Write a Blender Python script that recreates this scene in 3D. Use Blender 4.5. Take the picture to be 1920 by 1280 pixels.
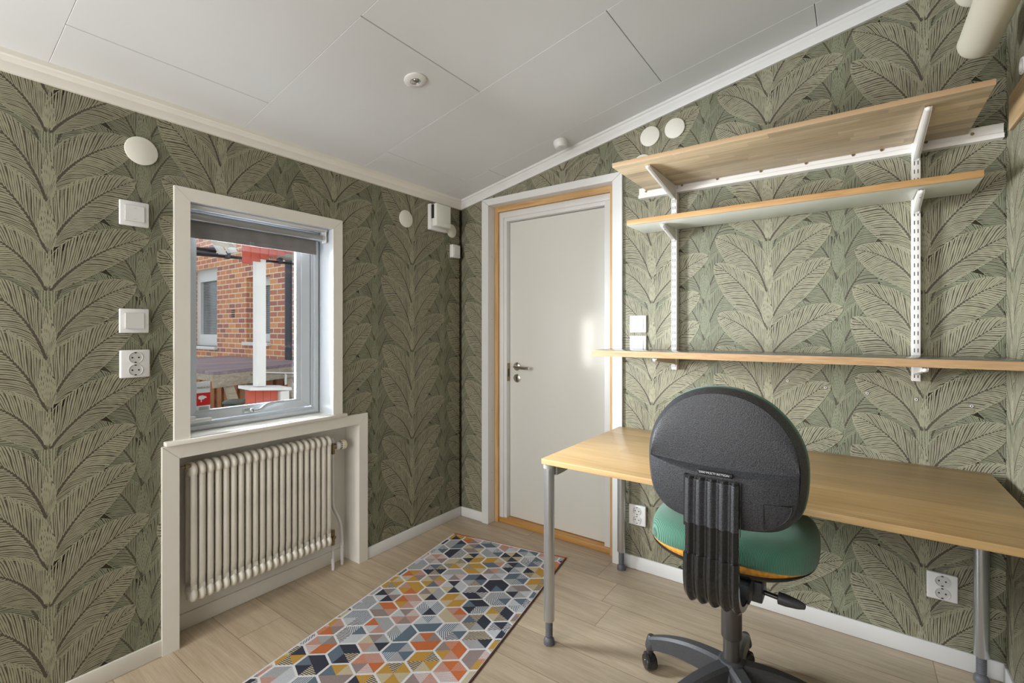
import bpy, bmesh, math, random
import numpy as np
from mathutils import Vector, Matrix
random.seed(7)
rng = np.random.default_rng(11)
R = math.radians
for o in list(bpy.data.objects):
    bpy.data.objects.remove(o)
scene = bpy.context.scene
col = scene.collection

# ------------------------------------------------------------------ camera
cam_d = bpy.data.cameras.new('camera')
cam = bpy.data.objects.new('camera', cam_d); col.objects.link(cam)
cam.location = (2.113, -2.342, 1.23)
cam.rotation_euler = (R(90), 0, R(35.9))
cam_d.sensor_width = 36
cam_d.lens = 886 / 1920 * 36
cam_d.shift_y = -21 / 1920
cam_d.clip_start = 0.02
scene.camera = cam

# ------------------------------------------------------------------ world and light
w = bpy.data.worlds.new('world'); scene.world = w; w.use_nodes = True
bg = w.node_tree.nodes['Background']
bg.inputs[0].default_value = (0.86, 0.93, 1.0, 1)
bg.inputs[1].default_value = 0.62

def area(name, loc, target, size, size_y, power, color):
    d = bpy.data.lights.new(name, 'AREA'); d.shape = 'RECTANGLE'
    d.size = size; d.size_y = size_y; d.energy = power; d.color = color
    o = bpy.data.objects.new(name, d); col.objects.link(o)
    o.location = loc
    o.rotation_euler = (Vector(target) - Vector(loc)).to_track_quat('-Z', 'Y').to_euler()
    return o
area('daylight_through_window', (-1.15, -1.95, 1.36), (0.0, -1.93, 1.30), 0.95, 1.2, 350, (0.88, 0.95, 1.0))
area('added_fill_left_rear', (0.06, -2.95, 1.30), (1.9, -0.6, 1.05), 0.6, 0.9, 15, (1.0, 0.98, 0.94))  # added side fill from behind the camera, stands for no known window
area('added_fill_rear', (1.0, -3.9, 1.35), (1.2, 0, 1.15), 1.8, 1.3, 25, (1.0, 0.96, 0.90))  # broad fill lamp added past the open rear of the room, no window there

scene.view_settings.view_transform = 'Standard'
scene.view_settings.look = 'None'
scene.view_settings.gamma = 1
scene.view_settings.use_curve_mapping = False
scene.view_settings.exposure = 0.66

# ------------------------------------------------------------------ materials
MATS = {}
def _new(name):
    m = bpy.data.materials.new(name); m.use_nodes = True
    nt = m.node_tree; nt.nodes.clear()
    out = nt.nodes.new('ShaderNodeOutputMaterial')
    b = nt.nodes.new('ShaderNodeBsdfPrincipled')
    nt.links.new(b.outputs[0], out.inputs[0])
    MATS[name] = m
    return m, nt, b
def _coord(nt, scale=(1, 1, 1), rot=(0, 0, 0)):
    t = nt.nodes.new('ShaderNodeTexCoord'); mp = nt.nodes.new('ShaderNodeMapping')
    mp.inputs['Scale'].default_value = scale; mp.inputs['Rotation'].default_value = rot
    nt.links.new(t.outputs['Object'], mp.inputs[0])
    return mp.outputs[0]
def _mix(nt, fac, a, b, mode='MIX'):
    n = nt.nodes.new('ShaderNodeMix'); n.data_type = 'RGBA'; n.blend_type = mode
    for sock, v in ((n.inputs[0], fac), (n.inputs[6], a), (n.inputs[7], b)):
        if hasattr(v, 'is_output'): nt.links.new(v, sock)
        elif isinstance(v, (int, float)): sock.default_value = v
        else: sock.default_value = (*v[:3], 1)
    return n.outputs[2]
def _ramp(nt, fac, stops):
    r = nt.nodes.new('ShaderNodeValToRGB'); nt.links.new(fac, r.inputs[0])
    cr = r.color_ramp
    while len(cr.elements) < len(stops): cr.elements.new(0.5)
    for e, (p, c) in zip(cr.elements, stops):
        e.position = p; e.color = (*c, 1) if len(c) == 3 else c
    return r.outputs[0]
def _noise(nt, vec, scale, detail=3, rough=0.5, dist=0.0):
    n = nt.nodes.new('ShaderNodeTexNoise'); n.inputs['Scale'].default_value = scale
    n.inputs['Detail'].default_value = detail; n.inputs['Roughness'].default_value = rough
    n.inputs['Distortion'].default_value = dist
    nt.links.new(vec, n.inputs['Vector']); return n.outputs[0]
def _bump(nt, b, h, strength, dist=0.001):
    n = nt.nodes.new('ShaderNodeBump'); n.inputs['Strength'].default_value = strength
    n.inputs['Distance'].default_value = dist
    nt.links.new(h, n.inputs['Height']); nt.links.new(n.outputs[0], b.inputs['Normal'])
def plain(name, c, rough=0.5, metal=0.0, var=0.05, nscale=8, bump=0.0, bscale=200, coat=0.0):
    m, nt, b = _new(name)
    v = _coord(nt)
    n = _noise(nt, v, nscale, 3)
    lo = tuple(x * (1 - var) for x in c); hi = tuple(min(1, x * (1 + var)) for x in c)
    nt.links.new(_ramp(nt, n, [(0.3, lo), (0.7, hi)]), b.inputs['Base Color'])
    b.inputs['Roughness'].default_value = rough; b.inputs['Metallic'].default_value = metal
    b.inputs['Coat Weight'].default_value = coat
    if bump: _bump(nt, b, _noise(nt, v, bscale, 2), bump)
    return m
def wood(name, dark, light, axis='x', plank=None, plane='xy', rough=0.45, gscale=1.0, seam=None, seam_w=0.0006, pvar=0.25, bump=0.12):
    """grain runs along axis; plank = (length, width) lays boards in the given plane"""
    m, nt, b = _new(name)
    t = nt.nodes.new('ShaderNodeTexCoord')
    sep = nt.nodes.new('ShaderNodeSeparateXYZ'); nt.links.new(t.outputs['Object'], sep.inputs[0])
    o = {'x': sep.outputs[0], 'y': sep.outputs[1], 'z': sep.outputs[2]}
    a = axis; c = [q for q in plane if q != axis][0] if axis in plane else plane[0]
    d = [q for q in 'xyz' if q not in (a, c)][0]
    cmb = nt.nodes.new('ShaderNodeCombineXYZ')
    nt.links.new(o[a], cmb.inputs[0]); nt.links.new(o[c], cmb.inputs[1]); nt.links.new(o[d], cmb.inputs[2])
    vec = cmb.outputs[0]; shade = None; mort = None
    if plank:
        dv = nt.nodes.new('ShaderNodeMath'); dv.operation = 'DIVIDE'; nt.links.new(o[c], dv.inputs[0]); dv.inputs[1].default_value = plank[1]
        fl = nt.nodes.new('ShaderNodeMath'); fl.operation = 'FLOOR'; nt.links.new(dv.outputs[0], fl.inputs[0])
        wn = nt.nodes.new('ShaderNodeTexWhiteNoise'); wn.noise_dimensions = '1D'; nt.links.new(fl.outputs[0], wn.inputs['W'])
        ma = nt.nodes.new('ShaderNodeMath'); ma.operation = 'MULTIPLY_ADD'; nt.links.new(wn.outputs[0], ma.inputs[0]); ma.inputs[1].default_value = plank[0]; nt.links.new(o[a], ma.inputs[2])
        nt.links.new(ma.outputs[0], cmb.inputs[0])
        br = nt.nodes.new('ShaderNodeTexBrick'); nt.links.new(vec, br.inputs['Vector'])
        br.inputs['Color1'].default_value = (0, 0, 0, 1); br.inputs['Color2'].default_value = (1, 1, 1, 1)
        br.inputs['Mortar'].default_value = (0.5, 0.5, 0.5, 1)
        br.inputs['Scale'].default_value = 1; br.inputs['Mortar Size'].default_value = seam_w
        br.inputs['Mortar Smooth'].default_value = 0
        br.inputs['Brick Width'].default_value = plank[0]; br.inputs['Row Height'].default_value = plank[1]
        br.offset = 0.0; br.offset_frequency = 1
        shade = br.outputs[0]; mort = br.outputs['Fac']
        mul = nt.nodes.new('ShaderNodeVectorMath'); mul.operation = 'MULTIPLY'
        nt.links.new(shade, mul.inputs[0]); mul.inputs[1].default_value = (3.1, 1.7, 5.3)
        add = nt.nodes.new('ShaderNodeVectorMath'); add.operation = 'ADD'
        nt.links.new(vec, add.inputs[0]); nt.links.new(mul.outputs[0], add.inputs[1]); vec = add.outputs[0]
    mp = nt.nodes.new('ShaderNodeMapping'); mp.inputs['Scale'].default_value = (1.3 * gscale, 14 * gscale, 14 * gscale)
    nt.links.new(vec, mp.inputs[0])
    g = _noise(nt, mp.outputs[0], 2.2, 6, 0.62, 0.9)
    mp2 = nt.nodes.new('ShaderNodeMapping'); mp2.inputs['Scale'].default_value = (6 * gscale, 260 * gscale, 260 * gscale)
    nt.links.new(vec, mp2.inputs[0])
    f = _noise(nt, mp2.outputs[0], 1.0, 2)
    c1 = _ramp(nt, g, [(0.28, dark), (0.5, tuple((x + y) / 2 for x, y in zip(dark, light))), (0.72, light)])
    fr = _ramp(nt, f, [(0.35, (0.78, 0.76, 0.72)), (0.6, (1, 1, 1))])
    c2 = _mix(nt, 0.55, c1, fr, 'MULTIPLY')
    if shade is not None:
        sr = _ramp(nt, shade, [(0.0, (1 - pvar,) * 3), (1.0, (1 + 0 * pvar,) * 3)])
        c2 = _mix(nt, 1.0, c2, sr, 'MULTIPLY')
        if seam: c2 = _mix(nt, mort, c2, seam)
    nt.links.new(c2, b.inputs['Base Color'])
    b.inputs['Roughness'].default_value = rough
    if bump: _bump(nt, b, f, bump, 0.0006)
    return m
def brick_mat(name):
    m, nt, b = _new(name)
    t = nt.nodes.new('ShaderNodeTexCoord'); sep = nt.nodes.new('ShaderNodeSeparateXYZ')
    nt.links.new(t.outputs['Object'], sep.inputs[0])
    ad = nt.nodes.new('ShaderNodeMath'); ad.operation = 'ADD'
    nt.links.new(sep.outputs[0], ad.inputs[0]); nt.links.new(sep.outputs[1], ad.inputs[1])
    cmb = nt.nodes.new('ShaderNodeCombineXYZ'); nt.links.new(ad.outputs[0], cmb.inputs[0]); nt.links.new(sep.outputs[2], cmb.inputs[1])
    br = nt.nodes.new('ShaderNodeTexBrick'); nt.links.new(cmb.outputs[0], br.inputs['Vector'])
    br.inputs['Color1'].default_value = (0, 0, 0, 1); br.inputs['Color2'].default_value = (1, 1, 1, 1)
    br.inputs['Scale'].default_value = 1; br.inputs['Mortar Size'].default_value = 0.0075
    br.inputs['Brick Width'].default_value = 0.205; br.inputs['Row Height'].default_value = 0.0755
    cr = _ramp(nt, br.outputs[0], [(0.0, (0.46, 0.19, 0.16)), (0.3, (0.66, 0.25, 0.15)), (0.6, (0.76, 0.30, 0.15)), (1.0, (0.88, 0.42, 0.18))])
    n = _noise(nt, cmb.outputs[0], 60, 3)
    c2 = _mix(nt, 0.25, cr, _ramp(nt, n, [(0.3, (0.5, 0.5, 0.5)), (0.7, (1, 1, 1))]), 'MULTIPLY')
    c3 = _mix(nt, br.outputs['Fac'], c2, (0.86, 0.76, 0.58))
    nt.links.new(c3, b.inputs['Base Color']); b.inputs['Roughness'].default_value = 0.85
    return m

M_wht = plain('white_painted_wood', (0.69, 0.685, 0.675), 0.42, var=0.02)
M_warm = plain('warm_white_paint', (0.78, 0.745, 0.68), 0.45, var=0.02)
M_cei = plain('ceiling_board', (0.68, 0.69, 0.70), 0.6, var=0.01, bump=0.08, bscale=350)
M_gap = plain('groove_shadow_filler', (0.16, 0.15, 0.14), 0.8)
M_niche = plain('textured_white_wallcovering', (0.80, 0.78, 0.74), 0.7, var=0.03, bump=0.5, bscale=320)
M_paper = plain('dark_olive_wallpaper_ground', (0.070, 0.057, 0.038), 0.62, var=0.10, nscale=260, bump=0.1, bscale=500)
M_leafA = plain('pale_olive_leaf_ink', (0.300, 0.285, 0.195), 0.6, var=0.10, nscale=4)
M_leafB = plain('mid_olive_leaf_ink', (0.205, 0.215, 0.140), 0.6, var=0.10, nscale=4)
M_plast = plain('white_plastic', (0.74, 0.73, 0.72), 0.3, var=0.01)
M_plastg = plain('socket_recess_plastic', (0.55, 0.54, 0.52), 0.35, var=0.01)
M_cream = plain('cream_plastic', (0.72, 0.66, 0.45), 0.35, var=0.02)
M_disc = plain('matt_cream_disc', (0.74, 0.72, 0.64), 0.5, var=0.01)
M_blk = plain('black_slot', (0.012, 0.012, 0.012), 0.5)
M_rad = plain('aged_cream_radiator_enamel', (0.74, 0.70, 0.62), 0.32, var=0.05, nscale=12)
M_brass = plain('worn_brass', (0.30, 0.23, 0.14), 0.35, 0.9, var=0.2, nscale=60)
M_chr = plain('chrome', (0.62, 0.58, 0.52), 0.16, 1.0, var=0.02)
M_alu = plain('silver_lacquered_steel', (0.56, 0.58, 0.61), 0.30, 0.85, var=0.03)
M_grey = plain('dark_grey_rubber', (0.10, 0.105, 0.12), 0.5, var=0.05)
M_beam = plain('grey_green_steel', (0.40, 0.41, 0.37), 0.4, 0.2, var=0.02)
M_metal = plain('white_powder_coated_steel', (0.78, 0.75, 0.72), 0.35, 0.0, var=0.01)
M_win = plain('pale_grey_window_paint', (0.56, 0.59, 0.62), 0.35, var=0.01)
M_blindr = plain('grey_metal_roller', (0.38, 0.39, 0.42), 0.28, 0.8, var=0.02)
M_blindf = plain('dark_grey_blackout_cloth', (0.22, 0.21, 0.21), 0.8, var=0.1, nscale=20, bump=0.2, bscale=900)
M_shell = plain('charcoal_textured_plastic', (0.040, 0.041, 0.047), 0.46, var=0.75, nscale=420, bump=0.9, bscale=330)
M_band = plain('glossy_black_plastic', (0.022, 0.021, 0.021), 0.20, var=0.2, nscale=150, bump=0.15, bscale=300)
M_base = plain('charcoal_nylon', (0.05, 0.051, 0.056), 0.42, var=0.15, nscale=200, bump=0.35, bscale=260)
M_col = plain('dark_steel_tube', (0.085, 0.08, 0.075), 0.33, 0.5, var=0.1)
M_foam = plain('orange_seat_foam', (0.62, 0.27, 0.03), 0.85, var=0.25, nscale=90, bump=0.5, bscale=200)
M_red = plain('red_painted_boards', (0.48, 0.085, 0.055), 0.6, var=0.08)
M_ext = plain('outdoor_white_paint', (0.82, 0.82, 0.80), 0.5, var=0.02)
M_soff = plain('beige_soffit', (0.56, 0.53, 0.44), 0.6, var=0.03)
M_gut = plain('dark_grey_gutter_steel', (0.07, 0.07, 0.085), 0.4, 0.3)
M_lav = plain('lavender_grey_render', (0.40, 0.37, 0.50), 0.8)
M_plum = plain('plum_dark_trim', (0.075, 0.035, 0.06), 0.7)
M_ground = plain('grey_paving', (0.33, 0.32, 0.31), 0.9, var=0.15)
M_glassd = plain('dark_window_pane', (0.16, 0.19, 0.20), 0.12, var=0.4, nscale=3)
M_blindw = plain('grey_window_slats', (0.42, 0.44, 0.43), 0.6)
M_lens = plain('lamp_reflector', (0.75, 0.76, 0.80), 0.12, 0.9)
M_pipe = plain('beige_duct_enamel', (0.60, 0.56, 0.46), 0.45, var=0.02)
M_stk_w = plain('sticker_white', (0.78, 0.82, 0.85), 0.4)
M_stk_r = plain('sticker_red', (0.62, 0.01, 0.015), 0.4)
M_txt = plain('pale_lettering', (0.62, 0.62, 0.64), 0.4)
M_txtd = plain('dark_lettering', (0.03, 0.03, 0.04), 0.4)
M_bgreen = plain('dark_green_saddle', (0.05, 0.07, 0.06), 0.45)
M_brick = brick_mat('red_brick')
M_floor = wood('oak_laminate_floor', (0.43, 0.335, 0.23), (0.60, 0.495, 0.365), 'x', (1.28, 0.182), 'xy', rough=0.36, seam=(0.24, 0.17, 0.11), seam_w=0.0013, pvar=0.16)
M_desk = wood('oak_veneer', (0.52, 0.33, 0.14), (0.70, 0.47, 0.23), 'x', (3.0, 0.11), 'xy', rough=0.33, gscale=0.7, seam_w=0.0001, pvar=0.22, bump=0.05)
M_staves = wood('oak_stave_board', (0.60, 0.44, 0.27), (0.84, 0.68, 0.46), 'x', (0.34, 0.043), 'xy', rough=0.45, gscale=1.3, seam_w=0.0003, seam=(0.45, 0.30, 0.17), pvar=0.38)
M_edge = wood('oak_edge', (0.44, 0.24, 0.09), (0.60, 0.36, 0.16), 'x', None, 'xz', rough=0.4, gscale=1.5)
M_ply = wood('plywood_edge', (0.33, 0.19, 0.085), (0.52, 0.33, 0.17), 'x', None, 'xz', rough=0.5, gscale=3)
M_lam = plain('dark_grey_laminate', (0.13, 0.135, 0.13), 0.17, var=0.04)
M_mel = plain('white_melamine', (0.74, 0.75, 0.68), 0.35, var=0.02)
M_boardy = wood('oak_board_lengthwise', (0.44, 0.28, 0.14), (0.64, 0.45, 0.25), 'y', None, 'yz', rough=0.45)
M_raw = wood('raw_pine_stud', (0.46, 0.26, 0.10), (0.66, 0.42, 0.19), 'z', None, 'xz', rough=0.6, gscale=1.2)
M_rawx = wood('raw_pine_header', (0.46, 0.26, 0.10), (0.70, 0.45, 0.21), 'x', None, 'xz', rough=0.6, gscale=1.2)
M_thr = wood('oiled_oak_threshold', (0.42, 0.20, 0.055), (0.60, 0.33, 0.10), 'x', None, 'xy', rough=0.3)
M_tabw = wood('weathered_mauve_boards', (0.25, 0.19, 0.22), (0.46, 0.37, 0.40), 'y', (4, 0.28), 'xy', rough=0.6, seam=(0.12, 0.09, 0.1), seam_w=0.004)
M_tabe = wood('weathered_timber', (0.34, 0.28, 0.20), (0.60, 0.53, 0.42), 'y', None, 'yz', rough=0.8)
M_fence = wood('stained_fence_board', (0.26, 0.09, 0.03), (0.50, 0.20, 0.07), 'z', None, 'xz', rough=0.7, gscale=1.5)

# door paint: semi-gloss white
m, nt, b = _new('semi_gloss_door_paint'); M_door = m
b.inputs['Base Color'].default_value = (0.70, 0.69, 0.64, 1); b.inputs['Roughness'].default_value = 0.16
_bump(nt, b, _noise(nt, _coord(nt), 90, 2), 0.02)
# glass
m = bpy.data.materials.new('clear_glass'); m.use_nodes = True; nt = m.node_tree; nt.nodes.clear(); M_glass = m
out = nt.nodes.new('ShaderNodeOutputMaterial'); mx = nt.nodes.new('ShaderNodeMixShader'); tr = nt.nodes.new('ShaderNodeBsdfTransparent')
gl = nt.nodes.new('ShaderNodeBsdfGlossy'); gl.inputs['Roughness'].default_value = 0.0; lw = nt.nodes.new('ShaderNodeFresnel'); lw.inputs[0].default_value = 1.3
nt.links.new(lw.outputs[0], mx.inputs[0]); nt.links.new(tr.outputs[0], mx.inputs[1]); nt.links.new(gl.outputs[0], mx.inputs[2]); nt.links.new(mx.outputs[0], out.inputs[0])
# green corduroy
m, nt, b = _new('green_ribbed_upholstery'); M_green = m
v = _coord(nt, rot=(0, 0, R(-37)))
wv = nt.nodes.new('ShaderNodeTexWave'); wv.bands_direction = 'X'; wv.inputs['Scale'].default_value = 95
wv.inputs['Distortion'].default_value = 0.0; wv.inputs['Detail'].default_value = 1; nt.links.new(v, wv.inputs[0])
nt.links.new(_ramp(nt, wv.outputs[0], [(0.25, (0.020, 0.090, 0.058)), (0.75, (0.085, 0.26, 0.170))]), b.inputs['Base Color'])
b.inputs['Roughness'].default_value = 0.75; b.inputs['Sheen Weight'].default_value = 0.35
_bump(nt, b, wv.outputs[0], 0.5, 0.001)
# rug yarns: knitted look with optional hatching
def yarn(name, c, c2=None, ang=0, sc=48):
    m, nt, b = _new(name)
    v = _coord(nt, rot=(0, 0, R(-10)))
    n = _noise(nt, v, 420, 2)
    base = _ramp(nt, n, [(0.32, tuple(x * 0.72 for x in c)), (0.68, c)])
    if c2:
        v2 = _coord(nt, rot=(0, 0, R(-10 + ang)))
        wv = nt.nodes.new('ShaderNodeTexWave'); wv.inputs['Scale'].default_value = sc
        wv.inputs['Distortion'].default_value = 1.2; wv.inputs['Detail Scale'].default_value = 3; nt.links.new(v2, wv.inputs[0])
        base = _mix(nt, _ramp(nt, wv.outputs[0], [(0.47, (0, 0, 0)), (0.53, (1, 1, 1))]), base, c2)
    nt.links.new(base, b.inputs['Base Color']); b.inputs['Roughness'].default_value = 0.95
    _bump(nt, b, n, 0.8, 0.002)
    return m
Y_w = yarn('rug_white_yarn', (0.84, 0.84, 0.86))
YC = {'navy': (0.035, 0.04, 0.065), 'slate': (0.13, 0.18, 0.24), 'grey': (0.42, 0.43, 0.45), 'pink': (0.58, 0.33, 0.27),
      'orange': (0.62, 0.17, 0.05), 'gold': (0.58, 0.33, 0.06), 'cream': (0.60, 0.52, 0.36), 'mauve': (0.33, 0.26, 0.25), 'light': (0.60, 0.63, 0.68)}
YM = [yarn('rug_%s_yarn' % k, c) for k, c in YC.items()]
W_ = (0.66, 0.66, 0.68)
YM += [yarn('rug_navy_hatched_yarn', YC['navy'], W_, 35, 34), yarn('rug_slate_hatched_yarn', YC['slate'], W_, -35, 40), yarn('rug_pink_hatched_yarn', YC['pink'], W_, 60, 50),
       yarn('rug_navy_cream_dotted_yarn', YC['navy'], YC['cream'], 90, 42), yarn('rug_orange_hatched_yarn', YC['orange'], YC['pink'], 20, 50), yarn('rug_grey_navy_striped_yarn', YC['light'], YC['slate'], 0, 40)]
Y_edge = yarn('rug_rust_binding', (0.50, 0.11, 0.03))
Y_side = yarn('rug_brown_binding', (0.16, 0.06, 0.04))

# ------------------------------------------------------------------ mesh helpers
def nb(): return bmesh.new()
def setm(bm, start, mi, smooth=None):
    bm.faces.ensure_lookup_table()
    for f in bm.faces[start:]:
        f.material_index = mi
def box(bm, a, b, mi=0, bev=0.0, seg=2):
    s = len(bm.faces)
    x0, y0, z0 = (min(p, q) for p, q in zip(a, b)); x1, y1, z1 = (max(p, q) for p, q in zip(a, b))
    vs = [bm.verts.new(p) for p in ((x0, y0, z0), (x1, y0, z0), (x1, y1, z0), (x0, y1, z0), (x0, y0, z1), (x1, y0, z1), (x1, y1, z1), (x0, y1, z1))]
    fs = [bm.faces.new([vs[i] for i in q]) for q in ((0, 3, 2, 1), (4, 5, 6, 7), (0, 1, 5, 4), (1, 2, 6, 5), (2, 3, 7, 6), (3, 0, 4, 7))]
    if bev:
        es = {e for f in fs for e in f.edges}
        for f in fs: f.material_index = mi
        bmesh.ops.bevel(bm, geom=list(es), offset=bev, segments=seg, affect='EDGES', profile=0.5, material=-1)
    else:
        for f in fs: f.material_index = mi
    return vs
def prism(bm, pts, vec, mi=0):
    n = len(pts); vec = Vector(vec)
    a = [bm.verts.new(p) for p in pts]; b = [bm.verts.new(Vector(p) + vec) for p in pts]
    fs = [bm.faces.new(a[::-1]), bm.faces.new(b)]
    for i in range(n): fs.append(bm.faces.new((a[i], a[(i + 1) % n], b[(i + 1) % n], b[i])))
    for f in fs: f.material_index = mi
    bmesh.ops.recalc_face_normals(bm, faces=fs)
    return fs
def frame_of(d):
    d = Vector(d).normalized(); up = Vector((0, 0, 1)) if abs(d.z) < 0.95 else Vector((1, 0, 0))
    u = d.cross(up).normalized(); return u, u.cross(d).normalized(), d
def lathe(bm, org, axis, prof, n=24, mi=0, caps=True):
    u, v, d = frame_of(axis); org = Vector(org); rings = []
    for t, r in prof:
        rings.append([bm.verts.new(org + d * t + (u * math.cos(2 * math.pi * i / n) + v * math.sin(2 * math.pi * i / n)) * r) for i in range(n)])
    fs = []
    for a, b in zip(rings, rings[1:]):
        for i in range(n): fs.append(bm.faces.new((a[i], a[(i + 1) % n], b[(i + 1) % n], b[i])))
    if caps: fs.append(bm.faces.new(rings[0][::-1])); fs.append(bm.faces.new(rings[-1]))
    for f in fs: f.material_index = mi
    bmesh.ops.recalc_face_normals(bm, faces=fs)
def cyl(bm, p0, p1, r, n=24, mi=0, r1=None):
    p0 = Vector(p0); p1 = Vector(p1); lathe(bm, p0, p1 - p0, [(0, r), ((p1 - p0).length, r if r1 is None else r1)], n, mi)
def tube(bm, pts, r, n=12, mi=0, sx=1.0, sy=1.0):
    pts = [Vector(p) for p in pts]; rings = []; pu = None
    for i, p in enumerate(pts):
        d = (pts[min(i + 1, len(pts) - 1)] - pts[max(i - 1, 0)]).normalized()
        if pu is None: u, v, _ = frame_of(d)
        else:
            u = (pu - d * pu.dot(d)).normalized(); v = d.cross(u).normalized()
        pu = u
        rr = r[i] if isinstance(r, (list, tuple)) else r
        rings.append([bm.verts.new(p + (u * math.cos(2 * math.pi * k / n) * sx + v * math.sin(2 * math.pi * k / n) * sy) * rr) for k in range(n)])
    fs = []
    for a, b in zip(rings, rings[1:]):
        for k in range(n): fs.append(bm.faces.new((a[k], a[(k + 1) % n], b[(k + 1) % n], b[k])))
    fs.append(bm.faces.new(rings[0][::-1])); fs.append(bm.faces.new(rings[-1]))
    for f in fs: f.material_index = mi
    bmesh.ops.recalc_face_normals(bm, faces=fs)
def smooth_path(pts, k=6):
    pts = [Vector(p) for p in pts]; out = []
    P = [pts[0]] + pts + [pts[-1]]
    for i in range(1, len(P) - 2):
        for j in range(k):
            t = j / k; a, b, c, d = P[i - 1], P[i], P[i + 1], P[i + 2]
            out.append(0.5 * ((2 * b) + (c - a) * t + (2 * a - 5 * b + 4 * c - d) * t * t + (3 * b - a - 3 * c + d) * t ** 3))
    out.append(pts[-1]); return out
def ellipsoid(bm, c, r, mi=0, nu=20, nv=12):
    s = len(bm.faces)
    res = bmesh.ops.create_uvsphere(bm, u_segments=nu, v_segments=nv, radius=1)
    for v in res['verts']:
        v.co = Vector((c[0] + v.co.x * r[0], c[1] + v.co.y * r[1], c[2] + v.co.z * r[2]))
    fs = {f for v in res['verts'] for f in v.link_faces}
    for f in fs: f.material_index = mi
WL = {}
def fin(name, bm, mats, parent=None, loc=None, smooth=35, **props):
    """world-space bmesh -> one mesh object whose origin sits at loc (or its parent's place)"""
    if not isinstance(mats, (list, tuple)): mats = [mats]
    if parent is not None: base = WL[parent.name]
    else: base = Vector(loc) if loc is not None else Vector((0, 0, 0))
    if base.length: bmesh.ops.translate(bm, verts=bm.verts, vec=-base)
    me = bpy.data.meshes.new(name); bm.to_mesh(me); bm.free()
    for m in mats: me.materials.append(m)
    o = bpy.data.objects.new(name, me); col.objects.link(o)
    if parent is not None: o.parent = parent
    else: o.location = base
    WL[o.name] = base.copy()
    if smooth:
        me.shade_smooth(); me.set_sharp_from_angle(angle=R(smooth))
    for k, v in props.items(): o[k] = v
    return o
def thing(name, loc, label, cat=None, group=None, kind=None):
    o = bpy.data.objects.new(name, None); col.objects.link(o); o.location = loc; o.empty_display_size = 0.05
    WL[o.name] = Vector(loc)
    if label: o['label'] = label
    if cat: o['category'] = cat
    if group: o['group'] = group
    if kind: o['kind'] = kind
    return o
def copy_tree(o, loc=None, rotz=None, parent=None, label=None, group=None):
    c = o.copy(); col.objects.link(c)
    if parent is not None: c.parent = parent
    if loc is not None: c.location = loc; WL[c.name] = Vector(loc)
    else: WL[c.name] = WL[o.name]
    if rotz is not None: c.rotation_euler = (0, 0, rotz)
    if label: c['label'] = label
    if group: c['group'] = group
    for ch in list(o.children): copy_tree(ch, parent=c)
    return c
S = dict(kind='structure')

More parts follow.
